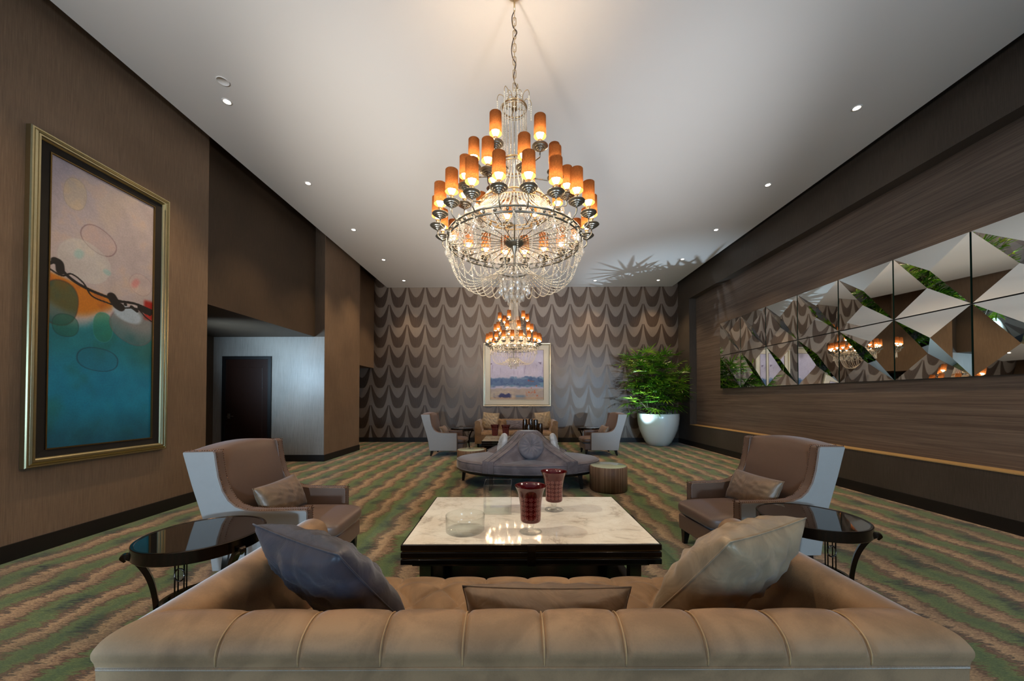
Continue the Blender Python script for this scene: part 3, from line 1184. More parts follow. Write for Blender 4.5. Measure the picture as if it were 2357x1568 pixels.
def lamp(parent, name_r, zp, ring_r, ring_z, off, n):
    """lamp_arm > drip_pan, candle_sleeve, bulb, lamp_shade ; n of them"""
    R = name_r
    arm = MB().tube([(ring_r, 0, zl(ring_z)), (lerp(ring_r, R, .55), 0, zl(ring_z) - .012), (R - .004, 0, zl(zp) - .075), (R, 0, zl(zp) - .06), (R, 0, zl(zp) - .02)], .0055, 7)
    a = arm.build('lamp_arm', 'pewter', parent, True)
    z0 = zl(zp)
    MB().lathe([(0, -.030), (.008, -.030), (.012, -.022), (.020, -.022), (.022, -.016), (.032, -.014), (.034, -.008), (.046, -.005), (.048, .001), (.060, .006), (.064, .010), (.062, .014), (.040, .004), (.014, .004), (0, .006)], 28, (R, 0, z0)).build('drip_pan', 'pewter', a, True, angle=.6)
    MB().lathe([(.010, .004), (.012, .01), (.012, .052), (.018, .056), (.018, .062), (0, .062)], 16, (R, 0, z0)).build('candle_sleeve', 'brass', a, True, angle=.6)
    MB().lathe([(0, .062), (.010, .064), (.013, .072), (.024, .092), (.030, .112), (.028, .130), (.018, .144), (0, .148)], 14, (R, 0, z0)).build('bulb', 'bulb', a, True)
    MB().grid(lambda u, v: (R + lerp(.049, .047, v) * math.cos(2 * PI * u), lerp(.049, .047, v) * math.sin(2 * PI * u), z0 + lerp(.090, .250, v)), 28, 2, cu=True).build('lamp_shade', 'shade', a, True)
    ringcopy(a, n, parent, off)


def make_chandelier():
    t = thing('chandelier', '', 'chandelier', (0, 0, ZC))
    MB().lathe([(0, 0), (.075, 0), (.072, -.012), (.05, -.03), (.02, -.045), (0, -.045)], 32).build('canopy', 'brass', t, True, angle=.7)
    MB().tube([(0, 0, -.04), (0, 0, zl(4.80))], .008, 10).build('ceiling_rod', 'brass', t, True)
    # chain
    mb = MB()
    z = 4.80
    i = 0
    while z > 4.04:
        a = 0 if i % 2 else PI / 2
        L_, w_ = .038, .014
        path = []
        for k in range(16):
            th = 2 * PI * k / 16
            x = w_ * math.cos(th)
            zz = (L_ - w_) * (1 if math.sin(th) > 0 else -1) * min(1, abs(math.sin(th)) * 3) + w_ * math.sin(th)
            path.append((x * math.cos(a), x * math.sin(a), zl(z - L_ / 1.0) + zz))
        mb.tube(path, .0035, 6, True)
        z -= .058
        i += 1
    mb.build('chain', 'brass', t, True)
    MB().tube(catmull([(.0, -.0, zl(4.80)), (-.022, 0, zl(4.74)), (-.012, 0, zl(4.66)), (.022, -.01, zl(4.60)), (-.008, -.01, zl(4.54)), (-.026, 0, zl(4.46)), (-.014, 0, zl(4.38)), (.012, 0, zl(4.33)),
                       (.0, 0, zl(4.26)), (-.006, 0, zl(4.2)), (.012, 0, zl(4.14)), (.034, -.01, zl(4.08)), (.012, -.02, zl(4.02)), (-.004, -.01, zl(3.99))], 5), .0042, 6).build('power_cord', 'cord', t, True)
    # crown
    mb = MB()
    mb.ring(.105, .007, zl(3.935), 40, 8)
    mb.ring(.105, .004, zl(3.912), 40, 6)
    mb.lathe([(0, .085), (.012, .085), (.016, .06), (.022, .05), (.022, .01), (.03, 0), (0, 0)], 20, (0, 0, zl(3.93)))
    for k in range(4):
        a = k * PI / 2 + .3
        mb.tube([(0, 0, zl(3.94)), (.105 * math.cos(a), .105 * math.sin(a), zl(3.935))], .004, 6)
    mb.build('crown_ring', 'brass', t, True)
    c = MB().tube(catmull([(.10, 0, zl(3.94)), (.085, 0, zl(3.99)), (.10, 0, zl(4.03)), (.135, 0, zl(4.035)), (.152, 0, zl(4.0)), (.150, 0, zl(3.975))], 5), .003, 6).build('crown_arm', 'brass', t, True)
    strand([(.150, 0, zl(3.97)), (.150, 0, zl(3.84))], .0075).build('crystal_string', 'bead', c)
    ringcopy(c, 8, t, .2)
    c = MB().tube(catmull([(.03, 0, zl(3.98)), (.025, 0, zl(4.04)), (.04, 0, zl(4.075)), (.062, 0, zl(4.07)), (.072, 0, zl(4.04))], 5), .0028, 6).build('crown_arm', 'brass', t, True)
    strand([(.072, 0, zl(4.035)), (.074, 0, zl(3.95))], .008).build('crystal_string', 'bead', c)
    ringcopy(c, 6, t, .5)
    # central column and rings
    MB().tube([(0, 0, zl(3.93)), (0, 0, zl(2.80))], .007, 8).build('centre_rod', 'pewter', t, True)
    MB().ring(.128, .008, zl(3.435), 44, 8).ring(.132, .005, zl(3.405), 44, 6).build('neck_ring', 'brass', t, True)
    mb = MB().ring(.312, .007, zl(3.055), 72, 8).ring(.312, .007, zl(3.015), 72, 8)
    for k in range(24):
        a = 2 * PI * k / 24
        mb.ico((.314 * math.cos(a), .314 * math.sin(a), zl(3.035)), .014)
    for k in range(6):
        a = 2 * PI * k / 6 + .1
        mb.tube([(0, 0, zl(3.16)), (.312 * math.cos(a), .312 * math.sin(a), zl(3.055))], .004, 6)
    mb.build('middle_ring', 'brass', t, True)
    mb = MB().ring(.572, .008, zl(2.772), 120, 8).ring(.572, .008, zl(2.728), 120, 8)
    for k in range(40):
        a = 2 * PI * (k + .5) / 40
        mb.ico((.574 * math.cos(a), .574 * math.sin(a), zl(2.750)), .014)
    mb.build('main_ring', 'pewter', t, True)
    mb = MB()
    for k in range(24):
        a = 2 * PI * k / 24
        mb.tube([(.06 * math.cos(a), .06 * math.sin(a), zl(2.745)), (.57 * math.cos(a), .57 * math.sin(a), zl(2.745))], .0038, 6)
    mb.build('spokes', 'pewter', t, True)
    MB().lathe([(0, .03), (.05, .03), (.078, .018), (.082, .0), (.07, -.018), (.055, -.028), (.03, -.036), (.022, -.06), (.010, -.10), (.009, -.24), (0, -.24)], 32, (0, 0, zl(2.75)),
               mod=lambda i: 1.0 if i % 2 else .96).build('hub', 'pewter', t, True, angle=.9)
    MB().ring(.130, .008, zl(2.50), 44, 8).ring(.130, .004, zl(2.525), 44, 6).build('basket_ring', 'pewter', t, True)
    # bead strands
    s = strand([(.103, 0, zl(3.91)), (.108, 0, zl(3.75)), (.115, 0, zl(3.6)), (.126, 0, zl(3.44))], .0056).build('bead_strand', 'bead', t)
    ringcopy(s, 24, t)
    pts = [(lerp(.128, .308, (k / 10) ** 1.6), 0, zl(lerp(3.40, 3.06, (k / 10)))) for k in range(11)]
    s = strand(pts, .0058).build('bead_strand', 'bead', t)
    ringcopy(s, 40, t)
    # curtain between the middle ring and the main ring
    mb = MB()
    for q in range(84):
        a = 2 * PI * q / 84
        pts = [Vector((lerp(.315, .562, (k / 8) ** 1.25), 0, zl(lerp(3.01, 2.78, k / 8)))) for k in range(9)]
        pts = [Matrix.Rotation(a, 3, 'Z') @ p for p in pts]
        m2 = strand(pts, .0060)
        mb.add(m2.v, m2.f)
    mb.build('bead_curtain', 'bead', t)['kind'] = 'stuff'

    def swag(r0, z0, r1, z1, rm, zm, tw=0.0):
        out = []
        for k in range(25):
            f = k / 24
            r = (1 - f) ** 2 * r0 + 2 * f * (1 - f) * rm + f * f * r1
            z = (1 - f) ** 2 * z0 + 2 * f * (1 - f) * zm + f * f * z1
            a = tw * f
            out.append((r * math.cos(a), r * math.sin(a), zl(z)))
        return out
    s = strand(swag(.575, 2.74, .132, 2.50, .52, 2.14), .0062).build('bead_strand', 'bead', t)
    ringcopy(s, 32, t, .05)
    # scalloped swags and drops round the main ring
    mb = MB()
    for q in range(24):
        a0, a1 = 2 * PI * q / 24, 2 * PI * (q + 1) / 24
        pts = []
        for k in range(13):
            f = k / 12
            a = lerp(a0, a1, f)
            pts.append((.582 * math.cos(a), .582 * math.sin(a), zl(2.725) - .11 * math.sin(PI * f) ** .9))
        m2 = strand(pts, .0064)
        mb.add(m2.v, m2.f)
    mb.build('bead_swags', 'bead', t)['kind'] = 'stuff'
    cd = crystal_drop_mesh(1.15)
    n_drop = 0
    first = None
    rr = random.Random(5)
    spots = []
    for q in range(24):
        a = 2 * PI * q / 24
        spots.append((.584, a, 2.70 - (.04 if q % 2 else 0), 1.0))
    for q in range(24):                      # outer sprays inside the ring
        a = 2 * PI * (q + .5) / 24
        spots.append((rr.uniform(.40, .52), a, rr.uniform(2.72, 2.86), 1.2))
    for rad, z, n, s_ in ((.132, 2.495, 16, 1.0), (.118, 2.43, 12, 1.15), (.125, 2.375, 14, 1.1), (.075, 2.32, 9, 1.1)):
        for q in range(n):
            spots.append((rad, 2 * PI * q / n + z * 7, z, s_))
    for (r, a, z, s_) in spots:
        if first is None:
            first = cd.build('crystal_drop', 'crystal', t)
            o = first
        else:
            o = first.copy()
            col.objects.link(o)
            o.parent = t
        o.location = (r * math.cos(a), r * math.sin(a), zl(z))
        o.rotation_euler = (0, 0, a)
        o.scale = (s_, s_, s_)
    # dense crystal rosettes seen inside the ring and the bottom bowl
    mb = MB()
    for row, (rad, z, n_, sz) in enumerate(((.50, 2.84, 26, .030), (.44, 2.80, 20, .034), (.36, 2.83, 14, .038), (.52, 2.77, 26, .024))):
        for q in range(n_):
            a = 2 * PI * (q + .5 * row) / n_
            k0 = len(mb.v)
            mb.lathe([(0, .007), (sz * .3, .008), (sz * .35, .004), (sz * .6, .006), (sz * .68, .002), (sz, 0), (sz * .6, -.004), (0, -.006)], 10)
            M_ = Matrix.Translation((rad * math.cos(a), rad * math.sin(a), zl(z + rr.uniform(-.03, .03)))) @ Matrix.Rotation(a, 4, 'Z') @ Matrix.Rotation(PI / 2 + .25, 4, 'Y')
            for i_ in range(k0, len(mb.v)):
                mb.v[i_] = tuple(M_ @ Vector(mb.v[i_]))
    for q in range(150):
        a = rr.uniform(0, 2 * PI)
        z = rr.uniform(2.29, 2.51)
        r = .125 * math.sqrt(max(0, 1 - ((2.50 - z) / .24) ** 2)) + .01
        mb.ico((r * math.cos(a), r * math.sin(a), zl(z)), rr.uniform(.009, .014))
    mb.build('crystal_rosettes', 'crystal', t)['kind'] = 'stuff'
    lamp(t, .655, 2.845, .572, 2.75, -PI / 2 + PI / 20, 20)
    lamp(t, .45, 3.115, .312, 3.035, -PI / 2 + .17, 10)
    lamp(t, .352, 3.385, .130, 3.33, -PI / 2 + .62, 6)
    return t


ch1 = make_chandelier()
ch1.location = (-.022, 3.115, ZC)
ch1['label'] = 'large crystal chandelier with amber shades hanging nearest, above the marble coffee table'
ch2 = copy_tree(ch1)
ch2.location = (-.085, 9.0, ZC - .11)
ch2.rotation_euler = (0, 0, .12)
ch2['label'] = 'smaller-looking far crystal chandelier hanging in front of the seascape picture'
for o in ch2.children:
    if o.name.startswith('canopy'):
        o.location.z = .11
    if o.name.startswith('ceiling_rod'):
        o.data = o.data.copy()
        for v in o.data.vertices:
            if v.co.z > -.1:
                v.co.z += .11
for o in (ch1, ch2):
    o['group'] = 'crystal chandeliers'

# ================================================================== SEATING
def pillow_mesh(w_, h_, t_, wr=.012, seed=0, n=34):
    """soft pillow in the local xz plane, thickness along y"""
    r = random.Random(seed)
    ph = [r.uniform(0, 6.28) for _ in range(8)]
    mb = MB()
    for sd in (-1, 1):
        def fn(u, v, sd=sd):
            a, b = 2 * u - 1, 2 * v - 1
            edge = max(0.0, (1 - a ** 2) * (1 - b ** 2))
            th = edge ** .42 * t_ / 2
            pin = 1 - .07 * (1 - b * b) * abs(a) ** 2
            pin2 = 1 - .07 * (1 - a * a) * abs(b) ** 2
            wv = wr * (math.sin(a * 9 + b * 4 + ph[0]) * math.sin(b * 11 - a * 3 + ph[1]) + .6 * math.sin((a + b) * 17 + ph[2])) * edge ** .5
            fold = wr * 1.2 * math.sin(math.atan2(b, a) * 14 + ph[3]) * (1 - edge) * edge ** .3
            return (a * w_ / 2 * pin, sd * (th + (wv + fold) * (1 if edge > 0 else 0)), b * h_ / 2 * pin2)
        mb.grid(fn, n, n)
    return mb


def pillow(name, label, w_, h_, t_, loc, rot, m, group=None, seed=0, wr=.008):
    o = pillow_mesh(w_, h_, t_, wr, seed).build(name, m, None, True)
    # weld the two halves
    import bmesh
    bm = bmesh.new()
    bm.from_mesh(o.data)
    bmesh.ops.remove_doubles(bm, verts=bm.verts, dist=.0008)
    bmesh.ops.recalc_face_normals(bm, faces=bm.faces)
    bm.to_mesh(o.data)
    bm.free()
    for p in o.data.polygons:
        p.use_smooth = True
    o.location = loc
    o.rotation_euler = rot
    tag(o, label, 'cushion', group)
    # piping
    path = []
    for k in range(4):
        for q in range(12):
            f = q / 12
            a, b = [(-1 + 2 * f, -1), (1, -1 + 2 * f), (1 - 2 * f, 1), (-1, 1 - 2 * f)][k]
            path.append((a * w_ / 2 * (1 - .07 * (1 - b * b)), 0, b * h_ / 2 * (1 - .07 * (1 - a * a))))
    MB().tube(path, .0028, 6, True).build('piping', m, o, True)
    return o


SIDE = [(0, .135), (-.035, .37), (-.075, .53), (-.15, .77), (-.212, 1.0), (-.205, 1.012), (.0, 1.014), (.012, 1.0), (.022, .93), (.04, .82), (.07, .72), (.11, .65), (.16, .605), (.23, .578), (.33, .567), (.64, .565), (.655, .555), (.66, .54), (.66, .135)]


def hw(x):
    return lerp(.425, .375, max(0, min(1, (x + .2) / .86)))


def make_armchair(label):
    t = thing('armchair', label, 'armchair', (0, 0, 0), 0)
    for sd in (-1, 1):
        MB().prism(SIDE, lambda x, z: (x, sd * (hw(x) - .085), z), lambda x, z: (x, sd * hw(x), z)).build('arm', 'leather', t, bevel=.012, seg=2)
        c = (.2, .5)
        ins = []
        for x, z in SIDE:
            ins.append((x, z))
        # inset outline of the pale outer panel
        n_ = len(ins)
        pl = []
        for i in range(n_):
            p0, p1, p2 = Vector(ins[i - 1]), Vector(ins[i]), Vector(ins[(i + 1) % n_])
            d1 = (p1 - p0).normalized()
            d2 = (p2 - p1).normalized()
            nn = (Vector((d1.y, -d1.x)) + Vector((d2.y, -d2.x)))
            nn.normalize()
            pl.append((p1.x + nn.x * .008, p1.y + nn.y * .008))
        MB().prism(pl, lambda x, z: (x, sd * (hw(x) - .002), z), lambda x, z: (x, sd * (hw(x) + .004), z)).build('outer_panel', 'panel', t, label='pale outer side panel')
        # nailheads on both edges of the front band
        mb = MB()
        run = catmull([(x, 0, z) for x, z in SIDE[5:19]], 14)
        P = [Vector(p) for p in run]
        for yy in (.012, .073):
            mb = MB()
            acc = 0
            for a, b in zip(P[:-1], P[1:]):
                sl = (b - a).length
                if sl < 1e-6:
                    continue
                while acc < sl:
                    q = a.lerp(b, acc / sl)
                    tn = (b - a).normalized()
                    nx, nz = (-tn.z, tn.x)
                    mb.ico((q.x + nx * .001, sd * (hw(q.x) - yy), q.z + nz * .001), .0055, .8)
                    acc += .017
                acc -= sl
            mb.build('nailhead_trim', 'nail', t, True)

    # back: curved slab with arched crown
    def back(u, v):
        y = lerp(-1, 1, u)
        a = v * 2 * PI
        zt = 1.0 + .035 * (1 - y * y)
        # closed profile around the slab in x,z
        prof = [(.0, .06, .36), (.25, .115 - .0, .45), (.3, .11, .45), (.45, .055, .75), (.62, .0, .95), (.68, -.02, 1.0), (.72, -.06, 1.012), (.8, -.17, 1.012), (.84, -.205, 1.0), (.9, -.14, .72), (1.0, -.03, .36)]
        x, z = interp(prof, v)
        z2 = z if z < .7 else lerp(z, z * zt, (z - .7) / .3)
        belly = .018 * (1 - y * y) * math.sin(max(0, min(1, (z - .4) / .6)) * PI) if v < .65 else -.0
        return (x + belly, y * (hw(x) - .03), z2)
    MB().grid(back, 15, 60).build('backrest', 'leather', t, True, angle=.9)
    mb = MB().box(.02, .80, -.29, .29, .135, .285)
    mb.build('seat_frame', 'leather', t, bevel=.02)
    ct = MB()

    def cush(u, v):
        return None
    ct.box(.10, .785, -.285, .285, .285, .425)
    o = MB()
    nx, ny = 18, 16
    x0, x1, w0, z0, z1 = .08, .845, .288, .288, .43

    def sup(u, v):
        th = u * 2 * PI
        ph_ = (v - .5) * PI
        def se(w, e):
            return math.copysign(abs(w) ** e, w)
        cx, sx = se(math.cos(th), .28), se(math.sin(th), .28)
        cz, sz = se(math.cos(ph_), .35), se(math.sin(ph_), .6)
        xx = (x0 + x1) / 2 + (x1 - x0) / 2 * cx * cz
        yy = w0 * sx * cz
        zz = (z0 + z1) / 2 + (z1 - z0) / 2 * sz
        if zz > .35:
            zz += .022 * max(0, 1 - (yy / w0) ** 2) * max(0, 1 - ((xx - .43) / .4) ** 2)
        return (xx, yy, zz)
    o.grid(sup, 72, 22, cu=True)
    o.build('seat_cushion', 'leather', t, True)
    for sx, x, y in ((0, .05, .33), (1, .745, .25)):
        for sd in (-1, 1):
            MB().taper((x + (-.035 if not sx else .012), sd * y, 0), (.018, .018), (x, sd * y, .14), (.032, .032)).build('leg', 'ebony', t, bevel=.003, seg=1)
    return t


chA = make_armchair('brown leather wing armchair at left, between tall painting and marble coffee table')
chA.location = (-2.245, 3.03, 0)
chA.rotation_euler = (0, 0, math.radians(3))
G = 'winged armchairs with nailhead trim'
chA['group'] = G
chB = dup(chA, (2.40, 3.36, 0), math.radians(186), 'brown leather wing armchair at right, between mirrored wall and marble coffee table', G)
chC = dup(chA, (-2.09, 9.06, 0), math.radians(-2), 'small-looking wing armchair at far left, in front of the scalloped wall', G)
chD = dup(chA, (2.44, 9.2, 0), math.radians(183), 'small-looking wing armchair at far right, beside the white planter', G)


def lumbar(chair, label, seed):
    r = chair.rotation_euler.z
    p = chair.matrix_basis @ Vector((.255, .0, .565))
    o = pillow('lumbar_cushion', label, .565, .30, .17, p, (math.radians(-24), 0, r - PI / 2 + PI), 'silk_brown', 'bronze silk lumbar cushions on the armchairs', seed, .0022)
    return o


bpy.context.view_layer.update()
for c_, lb, sd_ in ((chA, 'bronze silk lumbar cushion on the near left armchair', 1), (chB, 'bronze silk lumbar cushion on the near right armchair', 2),
                    (chC, 'bronze silk lumbar cushion on the far left armchair', 3), (chD, 'bronze silk lumbar cushion on the far right armchair', 4)):
    lumbar(c_, lb, sd_)

# ---------------------------------------------------------------- sofa
def make_sofa(label):
    """local frame: origin centre of the back edge on the floor, +y is forward (seat side)"""
    t = thing('sofa', label, 'sofa', (0, 0, 0), 0, 'tufted velvet sofas')
    HWS, DP = 1.188, 1.01
    # section: inset from the outer line, height
    sec = [(.006, .10), (.006, .30), (.006, .44), (.006, .54), (.006, .60), (.006, .63), (.006, .648), (.005, .662), (.002, .682), (.0, .695), (.004, .712), (.022, .734), (.055, .750), (.095, .757), (.135, .752), (.168, .737), (.188, .712), (.196, .68), (.200, .62), (.205, .52), (.215, .40)]
    sec = [(a * .82 if b > .6 else a, b + (.008 if b > .65 else 0)) for a, b in sec]
    dense = catmull([(a, b, 0) for a, b in sec], 3)
    dense = [(p[0], p[1]) for p in dense]
    dense.append((.212, .10))
    k = len(dense)
    SO = .027
    seams = [.2217 * i + SO for i in range(-4, 5)]

    def seamd(s, z):
        if z < .684:
            return 0
        d = min(abs(s - q) for q in seams)
        fz = min(1, (z - .684) / .03)
        return fz * (math.exp(-(d / .010) ** 2) * .011 - math.exp(-(d / .0028) ** 2) * .0075 - .006 * math.sin(min(1, d / .11) * PI / 2) ** .7)

    def disp(i, amt):
        a = dense[max(0, i - 1)]
        b = dense[min(k - 1, i + 1)]
        d = Vector((b[0] - a[0], b[1] - a[1]))
        d.normalize()
        # outward normal (towards smaller inset / up)
        return (-(-d.y)) * amt, (-d.x) * amt
    # backrest
    ss = set(round(i / 300, 5) for i in range(301))
    for q in seams:
        for dd in (-.02, -.016, -.012, -.008, -.006, -.0045, -.003, -.002, -.001, 0, .001, .002, .003, .0045, .006, .008, .012, .016, .02):
            ss.add(round((q + dd + HWS) / (2 * HWS), 5))
    ss = sorted(ss)
    NS = len(ss) - 1
    mb = MB()
    vs, fs = [], []
    for j in range(NS + 1):
        s = ss[j]
        for i, (d, z) in enumerate(dense):
            X = lerp(-HWS + d, HWS - d, s)
            am = seamd(X, z)
            da, dz = disp(i, am)
            vs.append((X, d + da, z + dz))
    for j in range(NS):
        for i in range(k - 1):
            fs.append((j * k + i, j * k + i + 1, (j + 1) * k + i + 1, (j + 1) * k + i))
    mb.add(vs, fs)
    mb.build('backrest', 'velvet', t, True)
    for q in seams:
        pth = []
        for i, (d, z) in enumerate(dense):
            if z > .672 and (i < k * .86):
                da, dz = disp(i, seamd(q, z) - .0008)
                pth.append((q, d + da, z + dz))
        MB().tube(pth, .0023, 6).build('seam_piping', 'velvet_seam', t, True)
    MB().tube([(-HWS + .008, .004, .670), (HWS - .008, .004, .670)], .0045, 6).build('edge_piping', 'velvet', t, True)
    for sd in (-1, 1):
        mb = MB()
        vs, fs = [], []
        NA = 40
        for j in range(NA + 1):
            s = j / NA
            for i, (d, z) in enumerate(dense):
                y = lerp(d, .94, s)
                if s > .97:
                    y = min(y, .934)
                vs.append((sd * (HWS - d), y, z))
        for j in range(NA):
            for i in range(k - 1):
                fs.append((j * k + i, j * k + i + 1, (j + 1) * k + i + 1, (j + 1) * k + i))
        fs.append(tuple(NA * k + i for i in range(k)))
        mb.add(vs, fs)
        mb.build('armrest', 'velvet', t, True, angle=.9)
    # seat: diamond tufted bench rolling over the front edge
    x0, x1 = -HWS + .20, HWS - .20
    dx, dy = .2217, .30
    nx, ny = 300, 130

    def seat(u, v):
        X = lerp(x0, x1, u)
        s = v * (DP - .17 + .20)         # arc length from back
        flat = DP - .22 - .02
        R = .07
        # tuft height, fading to vertical channels at the front edge
        yb = s + .0
        last = .86 - .17
        if yb <= last:
            a = ((X - SO) / dx + (yb - last) / dy)
            b = ((X - SO) / dx - (yb - last) / dy)
            h = (abs(math.sin(PI * a)) * abs(math.sin(PI * b))) ** .30
        else:
            f = min(1, (yb - last) / .05)
            a = (X - SO) / dx
            h0 = (abs(math.sin(PI * (a + (yb - last) / dy))) * abs(math.sin(PI * (a - (yb - last) / dy)))) ** .38
            h1 = abs(math.sin(PI * a)) ** .28 * .55
            h = h0 * (1 - f) + h1 * f
        h = h * .040
        y = .17 + s
        z = .425
        if s > flat:
            q = (s - flat) / R
            if q < PI / 2:
                y = .17 + flat + R * math.sin(q) + h * math.sin(q)
                z = .425 - R * (1 - math.cos(q)) + h * math.cos(q)
            else:
                y = .17 + flat + R + h * .6
                z = .425 - R - (s - flat - R * PI / 2)
            return (X, y, z)
        return (X, y, z + h)
    MB().grid(seat, nx, ny).build('seat', 'velvet', t, True)
    MB().box(-HWS + .20, HWS - .20, .19, DP - .03, .10, .30).build('seat_base', 'velvet', t, bevel=.01)
    for i in range(-4, 5):
        for r_ in range(2):
            yb = .69 - r_ * dy / 2
            X = (i + (.5 if r_ % 2 else 0)) * dx + SO
            if abs(X) < HWS - .22:
                MB().ico((X, .17 + yb, .427), .009, .5).build('button', 'velvet', t, True)
    # tufting of the inner back
    def inner(u, v):
        X = lerp(x0, x1, u)
        z = lerp(.43, .70, v)
        a, b = X / dx + (z - .70) / .26, X / dx - (z - .70) / .26
        h = (abs(math.sin(PI * a)) * abs(math.sin(PI * b))) ** .4 * .025
        return (X, .205 + h - .02 * v * v, z)
    MB().grid(inner, 200, 30).build('inner_back', 'velvet', t, True)
    for sx in (-1, 1):
        for y in (.09, DP - .09):
            MB().taper((sx * (HWS - .10), y, 0), (.018, .018), (sx * (HWS - .10), y, .105), (.028, .028)).build('leg', 'ebony', t)
    return t


so = make_sofa('taupe velvet tufted sofa in the foreground seen from behind its channelled back')
so.location = (.047, .983, 0)
so.rotation_euler = (0, 0, math.radians(1.0))
so2 = dup(so, (-.02, 11.2, 0), PI, 'taupe velvet tufted sofa against the back wall under the seascape picture', 'tufted velvet sofas')

# foreground pillows
pillow('throw_pillow', 'large slate-blue velvet pillow in the left corner of the foreground sofa', .55, .54, .21, (-.723, 1.426, .69),
       (math.radians(38), 0, math.radians(-30)), 'silk_blue', 'pillows on the foreground sofa', 11)
pillow('throw_pillow', 'large champagne silk pillow in the right corner of the foreground sofa', .50, .54, .24, (.83, 1.456, .72),
       (math.radians(38), 0, math.radians(29)), 'silk_gold', 'pillows on the foreground sofa', 12)
pillow('lumbar_cushion', 'long bronze silk cushion in the middle of the foreground sofa', .63, .27, .21, (.11, 1.37, .565),
       (math.radians(6), math.radians(0), 0), 'silk_brown', 'pillows on the foreground sofa', 13)
# far sofa pillows
pillow('throw_pillow', 'square champagne pillow at the left end of the far sofa', .52, .52, .18, (-.80, 10.80, .72), (math.radians(-16), math.radians(3), math.radians(-12)), 'silk_gold', 'pillows on the far sofa', 21)
pillow('throw_pillow', 'square champagne pillow at the right end of the far sofa', .52, .52, .18, (.78, 10.80, .74), (math.radians(-16), math.radians(-4), math.radians(14)), 'silk_gold', 'pillows on the far sofa', 22)
pillow('lumbar_cushion', 'grey velvet lumbar cushion in the middle of the far sofa', .56, .28, .14, (-.05, 10.84, .61), (math.radians(-16), 0, 0), 'velvet_g', 'pillows on the far sofa', 23)

# ================================================================== ROUND SETTEE
SX, SY, SR = .18, 6.1, 1.19
SOV = .66
st = thing('round_settee', 'round grey velvet settee with four curved backrests rising to a centre peak', 'sofa', (SX, SY, 0))
st.scale = (1, SOV, 1)
MB().lathe([(0, .215), (SR - .05, .215), (SR - .03, .222), (SR - .02, .255), (0, .255)], 96).build('base', 'ebony', st, True, angle=.6)
MB().lathe([(0, .256), (SR - .02, .256), (SR, .275), (SR + .002, .36), (SR - .005, .385), (SR - .03, .405), (SR - .10, .415), (0, .44)], 120).build('seat', 'velvet_g', st, True, angle=.9)
mb = MB().ring(SR - .004, .006, .392, 120, 6).ring(SR, .006, .272, 120, 6)
mb.build('piping', 'velvet_g', st, True)
RD = [math.radians(a) for a in (-121, -57, 57, 123)]


def ridgeH(r):
    t_ = max(0, min(1, (r - .16) / (SR - .16)))
    return .45 * (1 - t_) ** 1.15 * (1 - .18 * math.sin(t_ * PI)) * (1 if r < .16 else 1)


def settee_back(r, th):
    x, y = r * math.cos(th), r * math.sin(th)
    best = 0
    for a in RD:
        d = (math.cos(a), math.sin(a))
        al = x * d[0] + y * d[1]
        tt = abs(-x * d[1] + y * d[0])
        H_ = ridgeH(max(al, 0))
        if al < 0:
            tt = math.hypot(tt, al)
        wdt = .085
        fall = .10 + .20 * max(0, 1 - max(al, 0) / SR)
        f = 1 - max(0, min(1, (tt - wdt) / fall))
        f = f * f * (3 - 2 * f)
        extra = .035 if (al > .3 and tt < wdt) else (.035 * max(0, 1 - (tt - wdt) / .02) if al > .3 else 0)
        best = max(best, H_ * f + extra * min(1, max(0, (al - .3) / .3)))
    return best


mb = MB()
NR, NT = 70, 420
vs, fs = [], []
for i in range(NT):
    th = 2 * PI * i / NT
    for j in range(NR + 1):
        r = (SR + .012) * j / NR
        h = settee_back(r, th)
        vs.append((r * math.cos(th), r * math.sin(th), .405 + h - (.04 if r > SR - .02 and h < .05 else 0)))
keep = lambda idx: any(vs[q][2] > .412 for q in idx)
for i in range(NT):
    for j in range(NR):
        a, b = i * (NR + 1) + j, ((i + 1) % NT) * (NR + 1) + j
        f = (a, b, b + 1, a + 1) if j else (a, b + 1, a + 1)
        if keep(f):
            fs.append(f)
mb.add(vs, fs)
mb.build('backrest', 'velvet_g', st, True)
# bands that carry each ridge over the edge of the seat, with welts
for a in RD:
    mb = MB()

    def band(u, v):
        tt = lerp(-.095, .095, u)
        zz = lerp(.445, .265, v)
        rr_ = SR + .012 + (.004 if .1 < v < .95 else 0)
        an = a + tt / SR
        return (rr_ * math.cos(an), rr_ * math.sin(an), zz)
    mb.grid(band, 10, 10)
    for tt in (-.095, 0, .095):
        an = a + tt / SR
        pth = [((SR + .018) * math.cos(an), (SR + .018) * math.sin(an), z) for z in (.265, .3, .35, .4, .44)]
        for q in range(10):
            al = lerp(SR, .25, (q + 1) / 10)
            d = (math.cos(a), math.sin(a))
            tw = tt * (1 if al > .5 else lerp(.6, 1, al / .5))
            pth.append((al * d[0] - tw * d[1], al * d[1] + tw * d[0], .405 + ridgeH(al) + .037))
        mb.tube(pth, .0055, 6)
    mb.build('ridge_band', 'velvet_g', st, True)
for a in (176, 238, 318, 2, 60, 120):
    ar = math.radians(a)
    c, s_ = math.cos(ar), math.sin(ar)
    MB().taper((1.10 * c, 1.10 * s_, 0), (.020, .020), (1.07 * c, 1.07 * s_, .22), (.034, .05)).build('leg', 'ebony', st)


